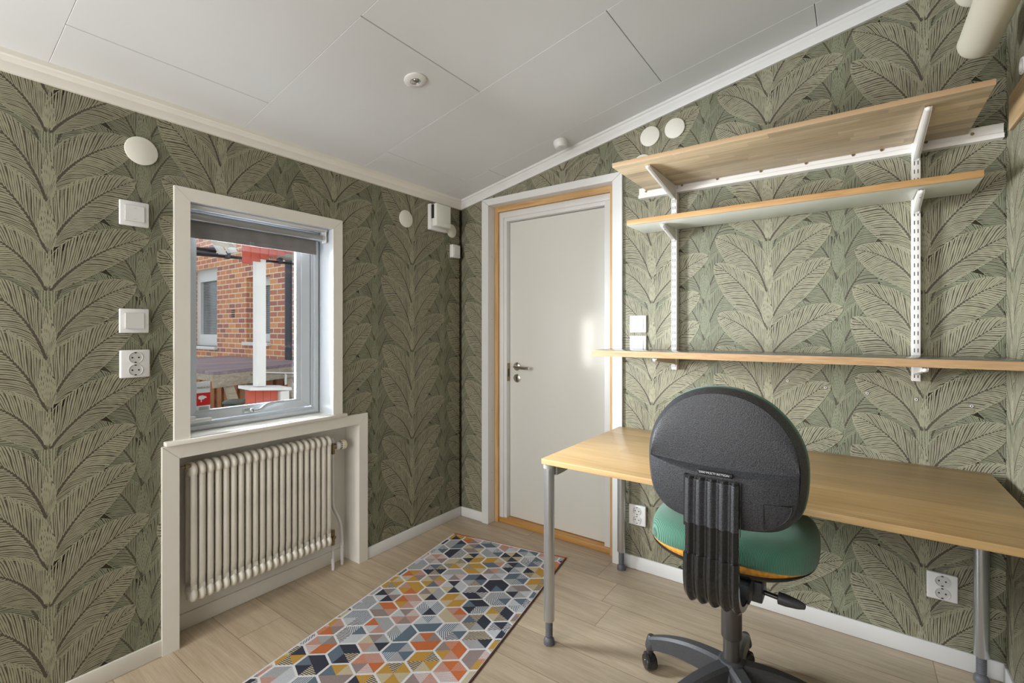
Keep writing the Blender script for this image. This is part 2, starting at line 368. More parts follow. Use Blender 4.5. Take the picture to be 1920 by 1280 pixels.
# ------------------------------------------------------------------ leaf wallpaper (printed pattern inside the wall mesh)
TW, TH = 0.52, 0.5145
def leaf_arrays(P0, P1, P2, w_up, w_lo, usd, n, spw, seed):
    """returns list of (quads Nx4x2) strokes: ribs, outline, fill"""
    r = np.random.default_rng(seed)
    def Mid(t):
        t = np.asarray(t)[..., None]; return (1 - t) ** 2 * P0 + 2 * t * (1 - t) * P1 + t * t * P2
    def Nor(t):
        t = np.asarray(t)[..., None]; d = 2 * (1 - t) * (P1 - P0) + 2 * t * (P2 - P1)
        d = d / np.linalg.norm(d, axis=-1, keepdims=True); return np.stack([-d[..., 1], d[..., 0]], -1)
    def shape(t, s_=1):
        t = np.clip(t, 0, 1)
        if s_ > 0: return np.sin(np.pi * t ** 0.90) ** 0.62
        return np.sin(np.pi * t ** 1.18) ** 0.56
    ribs = []; fills = []; lines = []
    for sgn, wd in ((1, w_up), (-1, w_lo)):
        # ribs
        sn = sgn * usd; k = n; ts = np.linspace(-0.26, 0.955, k) + r.normal(0, 0.003, k)
        J = 9; s = np.linspace(0, 1, J)[None, :]
        dt = ((0.36 if sn > 0 else 0.28) * (1 - 0.70 * np.clip(ts, 0, 1)))[:, None]
        t = ts[:, None] + dt * s ** 0.85
        s0 = np.clip((-ts[:, None]) / dt, 0, 1)
        tt = np.clip(t, 0.0, 1.0)
        wob = 1 + 0.02 * np.sin(s * 7 + r.uniform(0, 6, (k, 1)))
        off = sgn * (0.0042 * (1 - 0.8 * tt) + wd * shape(tt, sn) * (s ** 1.22) * wob * r.uniform(0.98, 1.02, (k, 1)))
        p = Mid(tt) + Nor(tt) * off[..., None]
        d = np.gradient(p, axis=1); L = np.linalg.norm(d, axis=-1, keepdims=True); L[L < 1e-6] = 1e-6; d = d / L
        nn = np.stack([-d[..., 1], d[..., 0]], -1)
        df = np.diff(p, axis=0); df = np.concatenate([df, df[-1:]]); gap = np.abs((df * nn).sum(-1)); gap = np.minimum(gap, np.concatenate([gap[:1], gap[:-1]]))
        wdt = np.minimum(spw * (0.80 + 0.25 * np.sin(np.pi * s * 0.9)), gap * 0.76) * r.uniform(0.82, 1.08, (k, 1)) * (1 + 0.16 * np.sin(s * 15 + r.uniform(0, 6, (k, 1))))
        a = p + nn * wdt[..., None] / 2; b_ = p - nn * wdt[..., None] / 2
        q = np.stack([a[:, :-1], b_[:, :-1], b_[:, 1:], a[:, 1:]], 2).reshape(-1, 4, 2)
        ok = ((t[:, :-1] > 0.0) & (t[:, :-1] < 1.0)).reshape(-1)
        lift = np.broadcast_to((np.arange(k) % 9)[:, None, None, None] * 1.6e-6 + 6e-6 * (sgn > 0), (k, J - 1, 4, 1)).reshape(-1, 4, 1)
        ribs.append(np.concatenate([q, lift], -1)[ok])
        # outline
        to = np.linspace(0.02, 1, 26); e = Mid(to) + Nor(to) * (sgn * (0.002 + wd * shape(to, sn)))[:, None]
        d = np.gradient(e, axis=0); d /= np.linalg.norm(d, axis=1, keepdims=True); nn = np.stack([-d[:, 1], d[:, 0]], -1) * 0.0009
        lines.append(np.stack([e[:-1] + nn[:-1], e[:-1] - nn[:-1], e[1:] - nn[1:], e[1:] + nn[1:]], 1))
        # fill (ground colour) under the inner part of the blade
        tf = np.linspace(0.0, 1, 14)
        for f0, f1 in ((0.0, 0.45), (0.45, 0.84)):
            A = Mid(tf) + Nor(tf) * (sgn * (wd * shape(tf, sn) * f0))[:, None]
            B = Mid(tf) + Nor(tf) * (sgn * (wd * shape(tf, sn) * f1))[:, None]
            fills.append(np.stack([A[:-1], B[:-1], B[1:], A[1:]], 1))
    return np.concatenate(ribs), np.concatenate(lines), np.concatenate(fills)
V2 = lambda x, y: np.array([x, y], float)
PROTO = []   # (stem dx, tip dz list, builder)
def stem_lines(x, seed, nst, length, w):
    r = np.random.default_rng(seed); out = []
    for i in range(nst):
        zz = np.linspace(0, length, 16); ph = r.uniform(0, 6)
        xx = x + (i - (nst - 1) / 2) * w * 1.9 + 0.0022 * np.sin(zz * 24 + ph)
        out.append(np.stack([np.stack([xx[:-1] - w / 2, zz[:-1]], -1), np.stack([xx[:-1] + w / 2, zz[:-1]], -1), np.stack([xx[1:] + w / 2, zz[1:]], -1), np.stack([xx[1:] - w / 2, zz[1:]], -1)], 1))
    return np.concatenate(out)
# pattern leaves: (x of stem, tip z, dx, dz, ctrl, up, lo, kind)
LEAVES = []   # stem x, tip z, dx, dz, control, width on the left of travel, on the right, side that is the upper edge, ink
for tz, dx, dz, c, up, lo in ((0.335, 0.228, 0.225, (0.070, 0.165), 0.062, 0.066), (0.198, 0.225, 0.275, (0.055, 0.165), 0.072, 0.058), (-0.004, 0.268, 0.215, (0.090, 0.150), 0.074, 0.050)):
    LEAVES.append((-0.125, tz, dx, dz, c, up, lo, 1, 'A'))
for tz, dx, dz, c, up, lo in ((0.335, -0.212, 0.265, (-0.050, 0.205), 0.058, 0.080), (0.212, -0.215, 0.310, (-0.050, 0.190), 0.060, 0.082), (-0.030, -0.205, 0.190, (-0.060, 0.160), 0.060, 0.070)):
    LEAVES.append((-0.125, tz, dx, dz, c, lo, up, -1, 'A'))
for tz in (0.40, 0.225, 0.055):
    LEAVES.append((0.130, tz, 0.150, 0.27, (0.030, 0.16), 0.052, 0.066, 1, 'B'))
for tz in (0.37, 0.20, 0.03):
    LEAVES.append((0.130, tz, -0.165, 0.26, (-0.030, 0.16), 0.066, 0.054, -1, 'B'))
LEAVES.append((-0.125, 0.475, 0.135, 0.27, (0.030, 0.16), 0.050, 0.060, 1, 'B')); LEAVES.append((-0.125, 0.455, -0.140, 0.26, (-0.030, 0.16), 0.060, 0.050, -1, 'B'))
LEAVES.append((-0.125, 0.30, 0.12, 0.25, (0.030, 0.15), 0.050, 0.060, 1, 'B')); LEAVES.append((-0.125, 0.29, -0.12, 0.25, (-0.030, 0.15), 0.060, 0.050, -1, 'B'))
CACHE = []
for i, (x, tz, dx, dz, c, up, lo, sg, kd) in enumerate(LEAVES):
    P0 = V2(x + 0.004 * sg, tz - dz); P2 = P0 + V2(dx, dz); P1 = P0 + V2(*c)
    nrib = 39 if kd == 'A' else 38
    CACHE.append((kd, P0[1], leaf_arrays(P0, P1, P2, up, lo, sg, nrib, 0.0072 if kd == 'A' else 0.0060, 100 + i)))
def wallpaper(h0, h1, z0, z1, tri_h, tri_z, keep, phase=0):
    """all printed strokes clipped by keep(h,z); returns quads (N,4,3: h,z,off) and material index"""
    Q = []; MI = []
    ncol0 = int(math.floor((h0 - tri_h) / TW)) - 1; ncol1 = int(math.ceil((h1 - tri_h) / TW)) + 1
    for c in range(ncol0, ncol1 + 1):
        hs = tri_h + c * TW; zs = tri_z + ((c + phase) % 2) * TH / 2
        r0 = int(math.floor((z0 - zs) / TH)) - 1; r1 = int(math.ceil((z1 - zs) / TH)) + 1
        for r in range(r0, r1 + 1):
            sh = np.array([hs, zs + r * TH])
            for kd, zb, (ribs, lines, fills) in CACHE:
                key = (z1 + 0.6 - (zb + sh[1])) / (TH / 3)          # higher leaves lie lower
                k = max(0, key)
                base = 0.00030 + 0.00004 * k if kd == 'B' else 0.0014 + 0.00005 * k
                for arr, mi, o in ((fills, 0, 0), (lines, 2 if kd == 'B' else 1, 0.000022), (ribs, 2 if kd == 'B' else 1, 0.000014)):
                    q = arr[..., :2] + sh; ex_ = arr[..., 2:] if arr.shape[-1] == 3 else 0.0
                    Q.append(np.concatenate([q, np.full(q.shape[:2] + (1,), base + o) + ex_], -1)); MI.append(np.full(len(q), mi))
            for x, mt, ns, o in ((-0.125, 1, 5, 0.0013), (0.130, 2, 5, 0.0002)):
                q = stem_lines(x, 5, ns, TH, 0.0034) + sh
                Q.append(np.concatenate([q, np.full(q.shape[:2] + (1,), o)], -1)); MI.append(np.full(len(q), mt))
    Q = np.concatenate(Q); MI = np.concatenate(MI)
    c = Q.mean(1); m = keep(c[:, 0], c[:, 1])
    return Q[m], MI[m]
def paper_wall(name, bm, mats, Q, MI, to3d):
    """append printed quads to the wall body and link ONE mesh"""
    me0 = bpy.data.meshes.new(name + '_tmp'); bm.to_mesh(me0); bm.free()
    nv = len(me0.vertices); co = np.empty(nv * 3, np.float32); me0.vertices.foreach_get('co', co); co = co.reshape(-1, 3)
    lt = np.array([p.loop_total for p in me0.polygons]); li = np.empty(len(me0.loops), np.int32); me0.loops.foreach_get('vertex_index', li)
    mi0 = np.array([p.material_index for p in me0.polygons])
    bpy.data.meshes.remove(me0)
    pts = to3d(Q[..., 0], Q[..., 1], Q[..., 2]).reshape(-1, 3)
    n = len(Q)
    allco = np.concatenate([co, pts]).astype(np.float32)
    idx = np.concatenate([li, nv + np.arange(n * 4)]).astype(np.int32)
    tot = np.concatenate([lt, np.full(n, 4)]).astype(np.int32); st = np.concatenate([[0], np.cumsum(tot)[:-1]]).astype(np.int32)
    me = bpy.data.meshes.new(name); me.vertices.add(len(allco)); me.vertices.foreach_set('co', allco.ravel())
    me.loops.add(len(idx)); me.loops.foreach_set('vertex_index', idx)
    me.polygons.add(len(tot)); me.polygons.foreach_set('loop_start', st); me.polygons.foreach_set('loop_total', tot)
    for m_ in mats: me.materials.append(m_)
    me.polygons.foreach_set('material_index', np.concatenate([mi0, MI]).astype(np.int32))
    me.update(calc_edges=True); me.validate()
    o = bpy.data.objects.new(name, me); col.objects.link(o); o['kind'] = 'structure'
    return o

W = 2.545           # room width
YF = -3.6           # room runs on behind the camera
WP = 0.010          # wallpaper lies this far behind the trim faces
ceil = lambda x: 2.085 + 0.2 * x

# wall_left: openings for the window and the radiator niche
bm = nb(); xa, xb = -0.26, -WP
box(bm, (xa, YF, 0), (xb, -1.625, 2.30)); box(bm, (xa, -0.79, 0), (xb, 0.30, 2.30))
box(bm, (xa, -1.625, 1.742), (xb, -0.79, 2.30)); box(bm, (xa, -1.625, 0.742), (xb, -0.79, 0.79))
box(bm, (xa, -1.625, 0.79), (xb, -1.586, 1.742)); box(bm, (xa, -0.946, 0.79), (xb, -0.79, 1.742))
box(bm, (xa, -1.625, 0), (-0.125, -0.79, 0.742))
def keepL(h, z):
    ins = (h > -2.75) & (h < -WP) & (z > 0.03) & (z < 2.06)
    hole = ((h > -1.60) & (h < -0.93) & (z > 0.78) & (z < 1.76)) | ((h > -1.64) & (h < -0.77) & (z < 0.77))
    return ins & ~hole
Q, MI = wallpaper(-2.75, 0.0, 0.0, 2.1, -1.857, 1.062 - 4 * TH, keepL)
paper_wall('wall_left', bm, [M_paper, M_leafA, M_leafB], Q, MI, lambda h, z, o: np.stack([-WP + o, h, z], -1))

# wall_back: opening for the door
bm = nb()
box(bm, (-WP, WP, 0), (0.22, 0.22, 2.75)); box(bm, (1.085, WP, 0), (2.8, 0.22, 2.75)); box(bm, (0.22, WP, 2.03), (1.085, 0.22, 2.75))
def keepB(h, z):
    ins = (h > 0.0) & (h < W) & (z > 0.03) & (z < 2.06 + 0.2 * h)
    hole = (h > 0.21) & (h < 1.10) & (z < 2.04)
    return ins & ~hole
Q, MI = wallpaper(0, W, 0.0, 2.6, 1.930, 1.327 - 2 * TH, keepB)
paper_wall('wall_back', bm, [M_paper, M_leafA, M_leafB], Q, MI, lambda h, z, o: np.stack([h, WP - o, z], -1))

# wall_right
bm = nb(); box(bm, (W, YF, 0), (W + 0.2, WP, 2.75))
def keepR(h, z): return (h > 0.0) & (h < 1.75) & (z > 0.03) & (z < 2.60)
Q, MI = wallpaper(0, 1.75, 0.0, 2.6, 0.20, 0.1, keepR)
paper_wall('wall_right', bm, [M_paper, M_leafA, M_leafB], Q, MI, lambda h, z, o: np.stack([W - o, -h, z], -1))

# floor, ceiling
bm = nb(); box(bm, (-0.30, YF, -0.06), (W + 0.2, 0.30, 0.0)); fin('floor', bm, M_floor, smooth=0, **S)
bm = nb()
def cbox(x0, x1, y0, y1, t0, t1, mi, bev):
    s = set(bm.verts)
    box(bm, (x0, y0, t0), (x1, y1, t1), mi, bev, 1)
    for v in bm.verts:
        if v not in s: v.co.z += ceil(v.co.x)
cbox(-0.26, W + 0.2, YF, 0.22, 0.014, 0.10, 1, 0)
ys = [0.22, -0.19, -0.785, -1.388, -1.985, -2.58, -3.18, YF]
jo = {0: [0.39, 1.99], 1: [0.21, 1.40], 2: [0.817, 2.02], 3: [0.23, 1.43], 4: [0.84, 2.03], 5: [0.25, 1.45], 6: [0.8, 2.0]}
for k in range(7):
    xs = [-0.26] + jo[k] + [W + 0.2]
    for xA, xB in zip(xs, xs[1:]):
        cbox(xA + 0.0012, xB - 0.0012, ys[k + 1] + 0.0002, ys[k] - 0.0002, 0.0, 0.0138, 0, 0.0013)
fin('ceiling', bm, [M_cei, M_gap], smooth=0, **S)

# baseboards
def base_y(bm, x0, x1, y0, y1, zt):  box(bm, (x0, y0, 0.0005), (x1, y1, zt), 0, 0.0025)
bm = nb(); base_y(bm, -WP, 0.0, -0.745, 0.0, 0.062); fin('baseboard_left', bm, M_wht, **S)
bm = nb(); base_y(bm, -WP, 0.0, YF, -1.673, 0.062); fin('baseboard_left_front', bm, M_warm, **S)
bm = nb(); base_y(bm, 0.0, 0.183, 0.0, WP, 0.062); fin('baseboard_back_left', bm, M_wht, **S)
bm = nb(); base_y(bm, 1.131, W, 0.0, WP, 0.067); fin('baseboard_back', bm, M_wht, **S)
bm = nb(); base_y(bm, W - 0.010, W, YF, 0.0, 0.067); fin('baseboard_right', bm, M_wht, **S)
bm = nb(); base_y(bm, -0.125, -0.115, -1.617, -0.799, 0.066); fin('baseboard_niche', bm, M_warm, **S)

# cornice: left (level) and back (follows the slope)
prof = [(-0.010, 2.026), (0.004, 2.026), (0.006, 2.030), (0.006, 2.056), (0.012, 2.064), (0.014, 2.070), (0.020, 2.074), (0.022, 2.094), (-0.010, 2.094)]
bm = nb(); prism(bm, [(p, YF, q) for p, q in prof], (0, -YF + WP, 0)); fin('trim_1', bm, M_warm, **S)
bm = nb(); p2 = [(-(p), q) for p, q in prof]
a = [bm.verts.new((0.0, y, z)) for y, z in p2]; c_ = [bm.verts.new((W, y, z + 0.2 * W)) for y, z in p2]
n = len(a); bm.faces.new(a); bm.faces.new(c_[::-1])
for i in range(n): bm.faces.new((a[i], a[(i + 1) % n], c_[(i + 1) % n], c_[i]))
bmesh.ops.recalc_face_normals(bm, faces=bm.faces); fin('trim_2', bm, M_wht, **S)

# ------------------------------------------------------------------ window_1
win = thing('window_1', (-0.08, -1.266, 0.81), None, kind='structure')
def boards(bm, plane, o0, o1, i0, i1, d0, d1, mi=0, bottom=True, bev=0.002):
    """mitred picture-frame boards. plane 'x' (h=y) or 'y' (h=x). outer (h,z) o0..o1, inner i0..i1, depth d0..d1"""
    def P(h, z, d): return (d, h, z) if plane == 'x' else (h, d, z)
    O = [(o0[0], o0[1]), (o1[0], o0[1]), (o1[0], o1[1]), (o0[0], o1[1])]
    I = [(i0[0], i0[1]), (i1[0], i0[1]), (i1[0], i1[1]), (i0[0], i1[1])]
    for k in range(4):
        if k == 0 and not bottom: continue
        j = (k + 1) % 4
        q = [O[k], O[j], I[j], I[k]]
        vec = (d1 - d0, 0, 0) if plane == 'x' else (0, d1 - d0, 0)
        cx = sum(p[0] for p in q) / 4; cz = sum(p[1] for p in q) / 4
        q = [(p[0] + (cx - p[0]) * 0.0015, p[1] + (cz - p[1]) * 0.0015) for p in q]
        fs = prism(bm, [P(h, z, d0) for h, z in q], vec, mi)
bm = nb(); boards(bm, 'x', (-1.634, 0.752), (-0.899, 1.787), (-1.580, 0.806), (-0.952, 1.736), -WP, 0.004, bottom=False)
# legs stop on the sill board
fin('casing', bm, M_warm, win)
for o in bpy.data.objects:
    if o.name == 'casing':
        for v in o.data.vertices:
            if v.co.z < 0.806 - 0.81: v.co.z = 0.8065 - 0.81
bm = nb()   # reveal lining
box(bm, (-0.13, -1.586, 0.80), (0.0, -1.580, 1.742)); box(bm, (-0.13, -0.952, 0.80), (0.0, -0.946, 1.742))
box(bm, (-0.13, -1.580, 1.736), (0.0, -0.952, 1.742)); fin('reveal_lining', bm, M_win, win)
bm = nb(); box(bm, (-0.125, -1.580, 0.791), (0.0, -0.952, 0.8065)); box(bm, (-0.012, -1.665, 0.790), (0.020, -0.880, 0.8065), 0, 0.003)
fin('sill_board', bm, M_warm, win)
bm = nb(); boards(bm, 'x', (-1.580, 0.8065), (-0.952, 1.736), (-1.543, 0.842), (-0.995, 1.700), -0.185, -0.122)
boards(bm, 'x', (-1.572, 0.815), (-0.962, 1.728), (-1.556, 0.830), (-0.982, 1.712), -0.122, -0.112)
fin('window_frame', bm, M_win, win)
bm = nb(); boards(bm, 'x', (-1.539, 0.847), (-0.9995, 1.696), (-1.520, 0.880), (-1.045, 1.650), -0.175, -0.126)
fin('sash', bm, M_win, win)
bm = nb(); boards(bm, 'x', (-1.522, 0.876), (-1.042, 1.652), (-1.508, 0.889), (-1.070, 1.640), -0.1475, -0.133)
fin('glazing_bead', bm, M_win, win)
bm = nb(); box(bm, (-0.152, -1.512, 0.885), (-0.148, -1.066, 1.644)); fin('glass', bm, M_glass, win, smooth=0)
bm = nb(); box(bm, (-0.126, -1.325, 0.856), (-0.112, -1.288, 0.878), 0, 0.002)
ellipsoid(bm, (-0.108, -1.288, 0.866), (0.010, 0.016, 0.011))
tube(bm, smooth_path([(-0.104, -1.292, 0.864), (-0.098, -1.262, 0.866), (-0.096, -1.236, 0.884), (-0.098, -1.20, 0.890), (-0.100, -1.150, 0.892)], 5), [0.0075] * 15 + [0.006] * 6, 10)
fin('window_handle', bm, M_alu, win)
bm = nb(); box(bm, (-0.122, -1.560, 0.846), (-0.098, -1.462, 0.860), 0, 0.002); box(bm, (-0.122, -1.575, 0.858), (-0.104, -1.52, 0.872), 0, 0.002)
fin('restrictor_stay', bm, M_plast, win)

# radiator niche casing and lining
nic = thing('trim_3', (0, -1.21, 0), None, kind='structure')
bm = nb(); boards(bm, 'x', (-1.673, -0.055), (-0.745, 0.789), (-1.617, -0.001), (-0.799, 0.736), -WP, 0.004, bottom=False)
for v in bm.verts:
    if v.co.z < 0.0005: v.co.z = 0.0005
fin('niche_casing', bm, M_warm, nic)
bm = nb(); box(bm, (-0.1248, -1.6248, 0.0005), (-WP, -1.617, 0.74)); box(bm, (-0.1248, -0.799, 0.0005), (-WP, -0.7902, 0.74)); box(bm, (-0.1248, -1.617, 0.736), (-WP, -0.799, 0.7418))
fin('niche_lining', bm, M_warm, nic)
bm = nb(); box(bm, (-0.1248, -1.617, 0.0005), (-0.1225, -0.799, 0.736)); fin('niche_back_panel', bm, M_niche, nic)

# ------------------------------------------------------------------ door_1
dr = thing('door_1', (0.65, 0.06, 0), None, kind='structure')
bm = nb(); boards(bm, 'y', (0.183, -0.055), (1.131, 2.061), (0.235, 0.0), (1.077, 2.020), -0.006, WP, bottom=False)
boards(bm, 'y', (0.222, -0.055), (1.092, 2.034), (0.235, 0.0), (1.077, 2.020), WP, 0.060, bottom=False)
for v in bm.verts:
    if v.co.z < 0.001: v.co.z = 0.0005
fin('door_casing', bm, M_wht, dr)
bm = nb(); box(bm, (0.222, 0.061, 0.0005), (0.262, 0.20, 2.022)); box(bm, (1.034, 0.061, 0.0005), (1.092, 0.20, 2.022)); fin('raw_stud', bm, M_raw, dr)
bm = nb(); box(bm, (0.262, 0.061, 1.9865), (1.034, 0.20, 2.024)); fin('raw_header', bm, M_rawx, dr)
bm = nb()
for x0, x1, sg in ((0.268, 0.314, 1), (0.990, 1.0335, -1)):
    box(bm, (x0, 0.085, 0.0005), (x1, 0.20, 1.98), 0, 0.002)
box(bm, (0.268, 0.0855, 1.926), (1.0335, 0.20, 1.984), 0, 0.002)
box(bm, (0.255, 0.078, 0.0005), (0.292, 0.092, 1.982), 0, 0.003); box(bm, (0.256, 0.0785, 1.948), (1.0335, 0.092, 1.986), 0, 0.003)
fin('door_jamb', bm, M_wht, dr)
bm = nb(); box(bm, (0.262, 0.074, 0.0005), (1.0335, 0.20, 0.032), 0, 0.003); fin('threshold', bm, M_thr, dr)
lf = nb(); box(lf, (0.317, 0.118, 0.036), (0.9885, 0.158, 1.922), 0, 0.0015); leaf = fin('door_leaf', lf, M_door, dr)
bm = nb(); hx, hy, hz = 0.375, 0.118, 1.000
lathe(bm, (hx, hy, hz), (0, -1, 0), [(0, 0.026), (0.006, 0.026), (0.009, 0.022), (0.011, 0.012), (0.035, 0.010)], 28)
tube(bm, smooth_path([(hx, hy - 0.034, hz), (hx + 0.012, hy - 0.046, hz), (hx + 0.04, hy - 0.050, hz - 0.003), (hx + 0.09, hy - 0.050, hz - 0.006), (hx + 0.118, hy - 0.048, hz - 0.004)], 5), 0.0095, 12)
fin('door_handle', bm, M_chr, leaf)
bm = nb(); lathe(bm, (hx, hy, hz - 0.075), (0, -1, 0), [(0, 0.026), (0.006, 0.026), (0.009, 0.021)], 28)
cyl(bm, (hx - 0.002, hy - 0.0085, hz - 0.070), (hx - 0.002, hy - 0.0096, hz - 0.070), 0.0055, 16, 1); box(bm, (hx - 0.0045, hy - 0.0096, hz - 0.088), (hx + 0.0005, hy - 0.0085, hz - 0.070), 1)
fin('keyhole_plate', bm, [M_chr, M_blk], leaf)
bm = nb(); box(bm, (0.3145, 0.090, 0.905), (0.3165, 0.116, 1.020), 0, 0.0005); box(bm, (0.3163, 0.097, 0.935), (0.3168, 0.110, 0.985), 1)
fin('strike_plate', bm, [M_brass, M_blk], dr)
bm = nb()
for z in (0.27, 0.32, 0.52, 0.72, 0.95, 1.30, 1.43, 1.70): cyl(bm, (0.235, 0.032, z), (0.2355, 0.032, z), 0.0022, 10)
fin('screw', bm, M_brass, dr)

# ------------------------------------------------------------------ roller blind
bl = thing('roller_blind', (-0.05, -1.28, 1.69), 'dark grey roller blind pulled almost up inside the window reveal', 'blind')
bm = nb(); cyl(bm, (-0.05, -1.572, 1.690), (-0.05, -0.986, 1.690), 0.0185, 28); fin('roller', bm, M_blindr, bl)
bm = nb()
N = 40
for i in range(N):
    y0 = -1.570 + 0.566 * i / N; y1 = -1.570 + 0.566 * (i + 1) / N
    f = lambda y: 0.0025 * math.sin(y * 21) + 0.0012 * math.sin(y * 55)
    for (za, zb) in ((1.694, 1.625), (1.625, 1.606)):
        t = 0.0012 if zb > 1.61 else 0.004
        vs = [bm.verts.new(p) for p in ((-0.064 + f(y0) * (1.69 - za) * 12 - t, y0, za), (-0.064 + f(y1) * (1.69 - za) * 12 - t, y1, za), (-0.064 + f(y1) * (1.69 - zb) * 12 - t, y1, zb), (-0.064 + f(y0) * (1.69 - zb) * 12 - t, y0, zb))]
        vt = [bm.verts.new((v.co.x + 2 * t, v.co.y, v.co.z)) for v in vs]
        bm.faces.new(vs); bm.faces.new(vt[::-1])
        for a_, b_ in ((0, 1), (1, 2), (2, 3), (3, 0)): bm.faces.new((vs[a_], vt[a_], vt[b_], vs[b_]))
bmesh.ops.remove_doubles(bm, verts=bm.verts, dist=0.0001); bmesh.ops.recalc_face_normals(bm, faces=bm.faces)
fin('blind_cloth', bm, M_blindf, bl, smooth=50)
bm = nb()
for y0, y1 in ((-0.986, -0.966), (-1.5795, -1.571)):
    box(bm, (-0.068, y1 - 0.004, 1.668), (-0.032, y1, 1.734), 0, 0.001); cyl(bm, (-0.05, y0, 1.69), (-0.05, y1, 1.69), 0.013 if y0 > -1.2 else 0.008, 16)
box(bm, (-0.075, -1.575, 1.722), (-0.030, -0.962, 1.7355), 0, 0.002)
fin('bracket', bm, M_plast, bl)

# sticker on the pane
st = thing('window_sticker', (-0.1545, -1.478, 0.94), 'small red and white alarm sticker in the lower left corner of the window pane', 'sticker')
def text(name, s, size, mat, parent, loc, rot, depth=0.0002, mirror=False, sx=1.0):
    cu = bpy.data.curves.new(name, 'FONT'); cu.body = s; cu.size = size; cu.align_x = 'CENTER'; cu.align_y = 'CENTER'; cu.extrude = depth
    to = bpy.data.objects.new(name, cu); col.objects.link(to)
    bpy.context.view_layer.update()
    me = bpy.data.meshes.new_from_object(to.evaluated_get(bpy.context.evaluated_depsgraph_get()))
    bpy.data.objects.remove(to)
    Mx = Matrix.Translation(Vector(loc) - WL[parent.name]) @ rot.to_4x4() @ Matrix.Diagonal((sx * (-1 if mirror else 1), 1, 1, 1))
    me.transform(Mx)
    if mirror: me.flip_normals()
    me.materials.clear(); me.materials.append(mat)
    o = bpy.data.objects.new(name, me); col.objects.link(o); o.parent = parent; WL[o.name] = WL[parent.name]
    return o
RX = Matrix(((0, 0, 1), (1, 0, 0), (0, 1, 0)))      # text reads along +y, up z, faces +x
bm = nb(); box(bm, (-0.1478, -1.508, 0.962), (-0.1472, -1.450, 1.010)); fin('white_panel', bm, M_stk_w, st)
bm = nb(); box(bm, (-0.1478, -1.508, 0.908), (-0.1471, -1.450, 0.962)); fin('red_panel', bm, M_stk_r, st)
bm = nb(); box(bm, (-0.1478, -1.508, 0.880), (-0.1472, -1.450, 0.908)); box(bm, (-0.1472, -1.494, 0.884), (-0.1470, -1.455, 0.903), 1); fin('grey_panel', bm, [M_stk_w, M_blindw], st)
text('lettering', 'PANDALOU', 0.0115, M_txtd, st, (-0.1470, -1.4765, 0.984), RX, sx=0.78)
bm = nb(); prism(bm, [(-0.1470, -1.497 + u * 0.034, 0.922 + v * 0.03) for u, v in ((0, .65), (.1, .95), (.5, 1), (.9, .8), (1, .6), (.75, .55), (.62, .4), (.42, .4), (.40, .05), (.3, .05), (.3, .4), (.1, .45))], (0.0003, 0, 0))
fin('white_bird_mark', bm, M_stk_w, st)

# ------------------------------------------------------------------ radiator
rad = thing('radiator', (-0.05, -1.26, 0.14), 'cream column radiator with many narrow sections in the niche below the window', 'radiator')
def rad_section(yc):
    bm = nb()
    for xc in (-0.027, -0.079):
        tube(bm, [(xc, yc, 0.168), (xc, yc, 0.25), (xc, yc, 0.60), (xc, yc, 0.672)], 0.0118, 14)
    for zc in (0.668, 0.170):
        rg = []
        for ty, sc in ((-0.0145, 0.55), (-0.011, 0.78), (-0.006, 0.94), (0.0, 1.0), (0.006, 0.94), (0.011, 0.78), (0.0145, 0.55)):
            rg.append([bm.verts.new((-0.053 + 0.046 * sc * math.copysign(abs(math.cos(t)) ** 0.8, math.cos(t)), yc + ty, zc + 0.032 * sc * math.sin(t))) for t in [2 * math.pi * i / 28 for i in range(28)]])
        for p, q in zip(rg, rg[1:]):
            for i in range(28): bm.faces.new((p[i], p[(i + 1) % 28], q[(i + 1) % 28], q[i]))
        bm.faces.new(rg[0]); bm.faces.new(rg[-1][::-1])
    bmesh.ops.recalc_face_normals(bm, faces=bm.faces)
    return bm
NS = 21; pitch = 0.0300; ys0 = -1.557
sec = fin('section', rad_section(ys0), M_rad, rad, smooth=60)
for i in range(1, NS):
    c = sec.copy(); col.objects.link(c); c.location.y = i * pitch
for z in (0.672, 0.166):
    bm = nb(); cyl(bm, (-0.053, ys0 - 0.016, z), (-0.053, ys0 + (NS - 1) * pitch + 0.018, z), 0.0165, 20)
    fin('header_pipe', bm, M_rad, rad)
bm = nb(); lathe(bm, (-0.03, ys0 - 0.010, 0.690), (0, -1, 0), [(0, 0.006), (0.010, 0.006), (0.011, 0.009), (0.020, 0.009), (0.021, 0.005), (0.040, 0.004)], 12)
fin('bleed_valve', bm, M_brass, rad)
ye = ys0 + (NS - 1) * pitch
bm = nb()
tube(bm, smooth_path([(-0.053, ye + 0.01, 0.672), (-0.053, ye + 0.020, 0.674), (-0.051, ye + 0.034, 0.672), (-0.05, ye + 0.036, 0.655)], 5), 0.0085, 14)
tube(bm, smooth_path([(-0.05, ye + 0.036, 0.60), (-0.05, ye + 0.036, 0.45), (-0.05, ye + 0.036, 0.36), (-0.055, ye + 0.045, 0.315), (-0.064, ye + 0.080, 0.25), (-0.067, ye + 0.098, 0.19), (-0.067, ye + 0.102, 0.08), (-0.067, ye + 0.103, 0.001)], 7), 0.0078, 14)
fin('supply_pipe', bm, M_plast, rad, smooth=60)
bm = nb(); cyl(bm, (-0.05, ye + 0.036, 0.650), (-0.05, ye + 0.036, 0.618), 0.0105, 8); cyl(bm, (-0.05, ye + 0.036, 0.618), (-0.05, ye + 0.036, 0.598), 0.0125, 6)
cyl(bm, (-0.05, ye + 0.036, 0.634), (-0.05, ye + 0.058, 0.634), 0.011, 8)
fin('valve_body', bm, M_brass, rad)
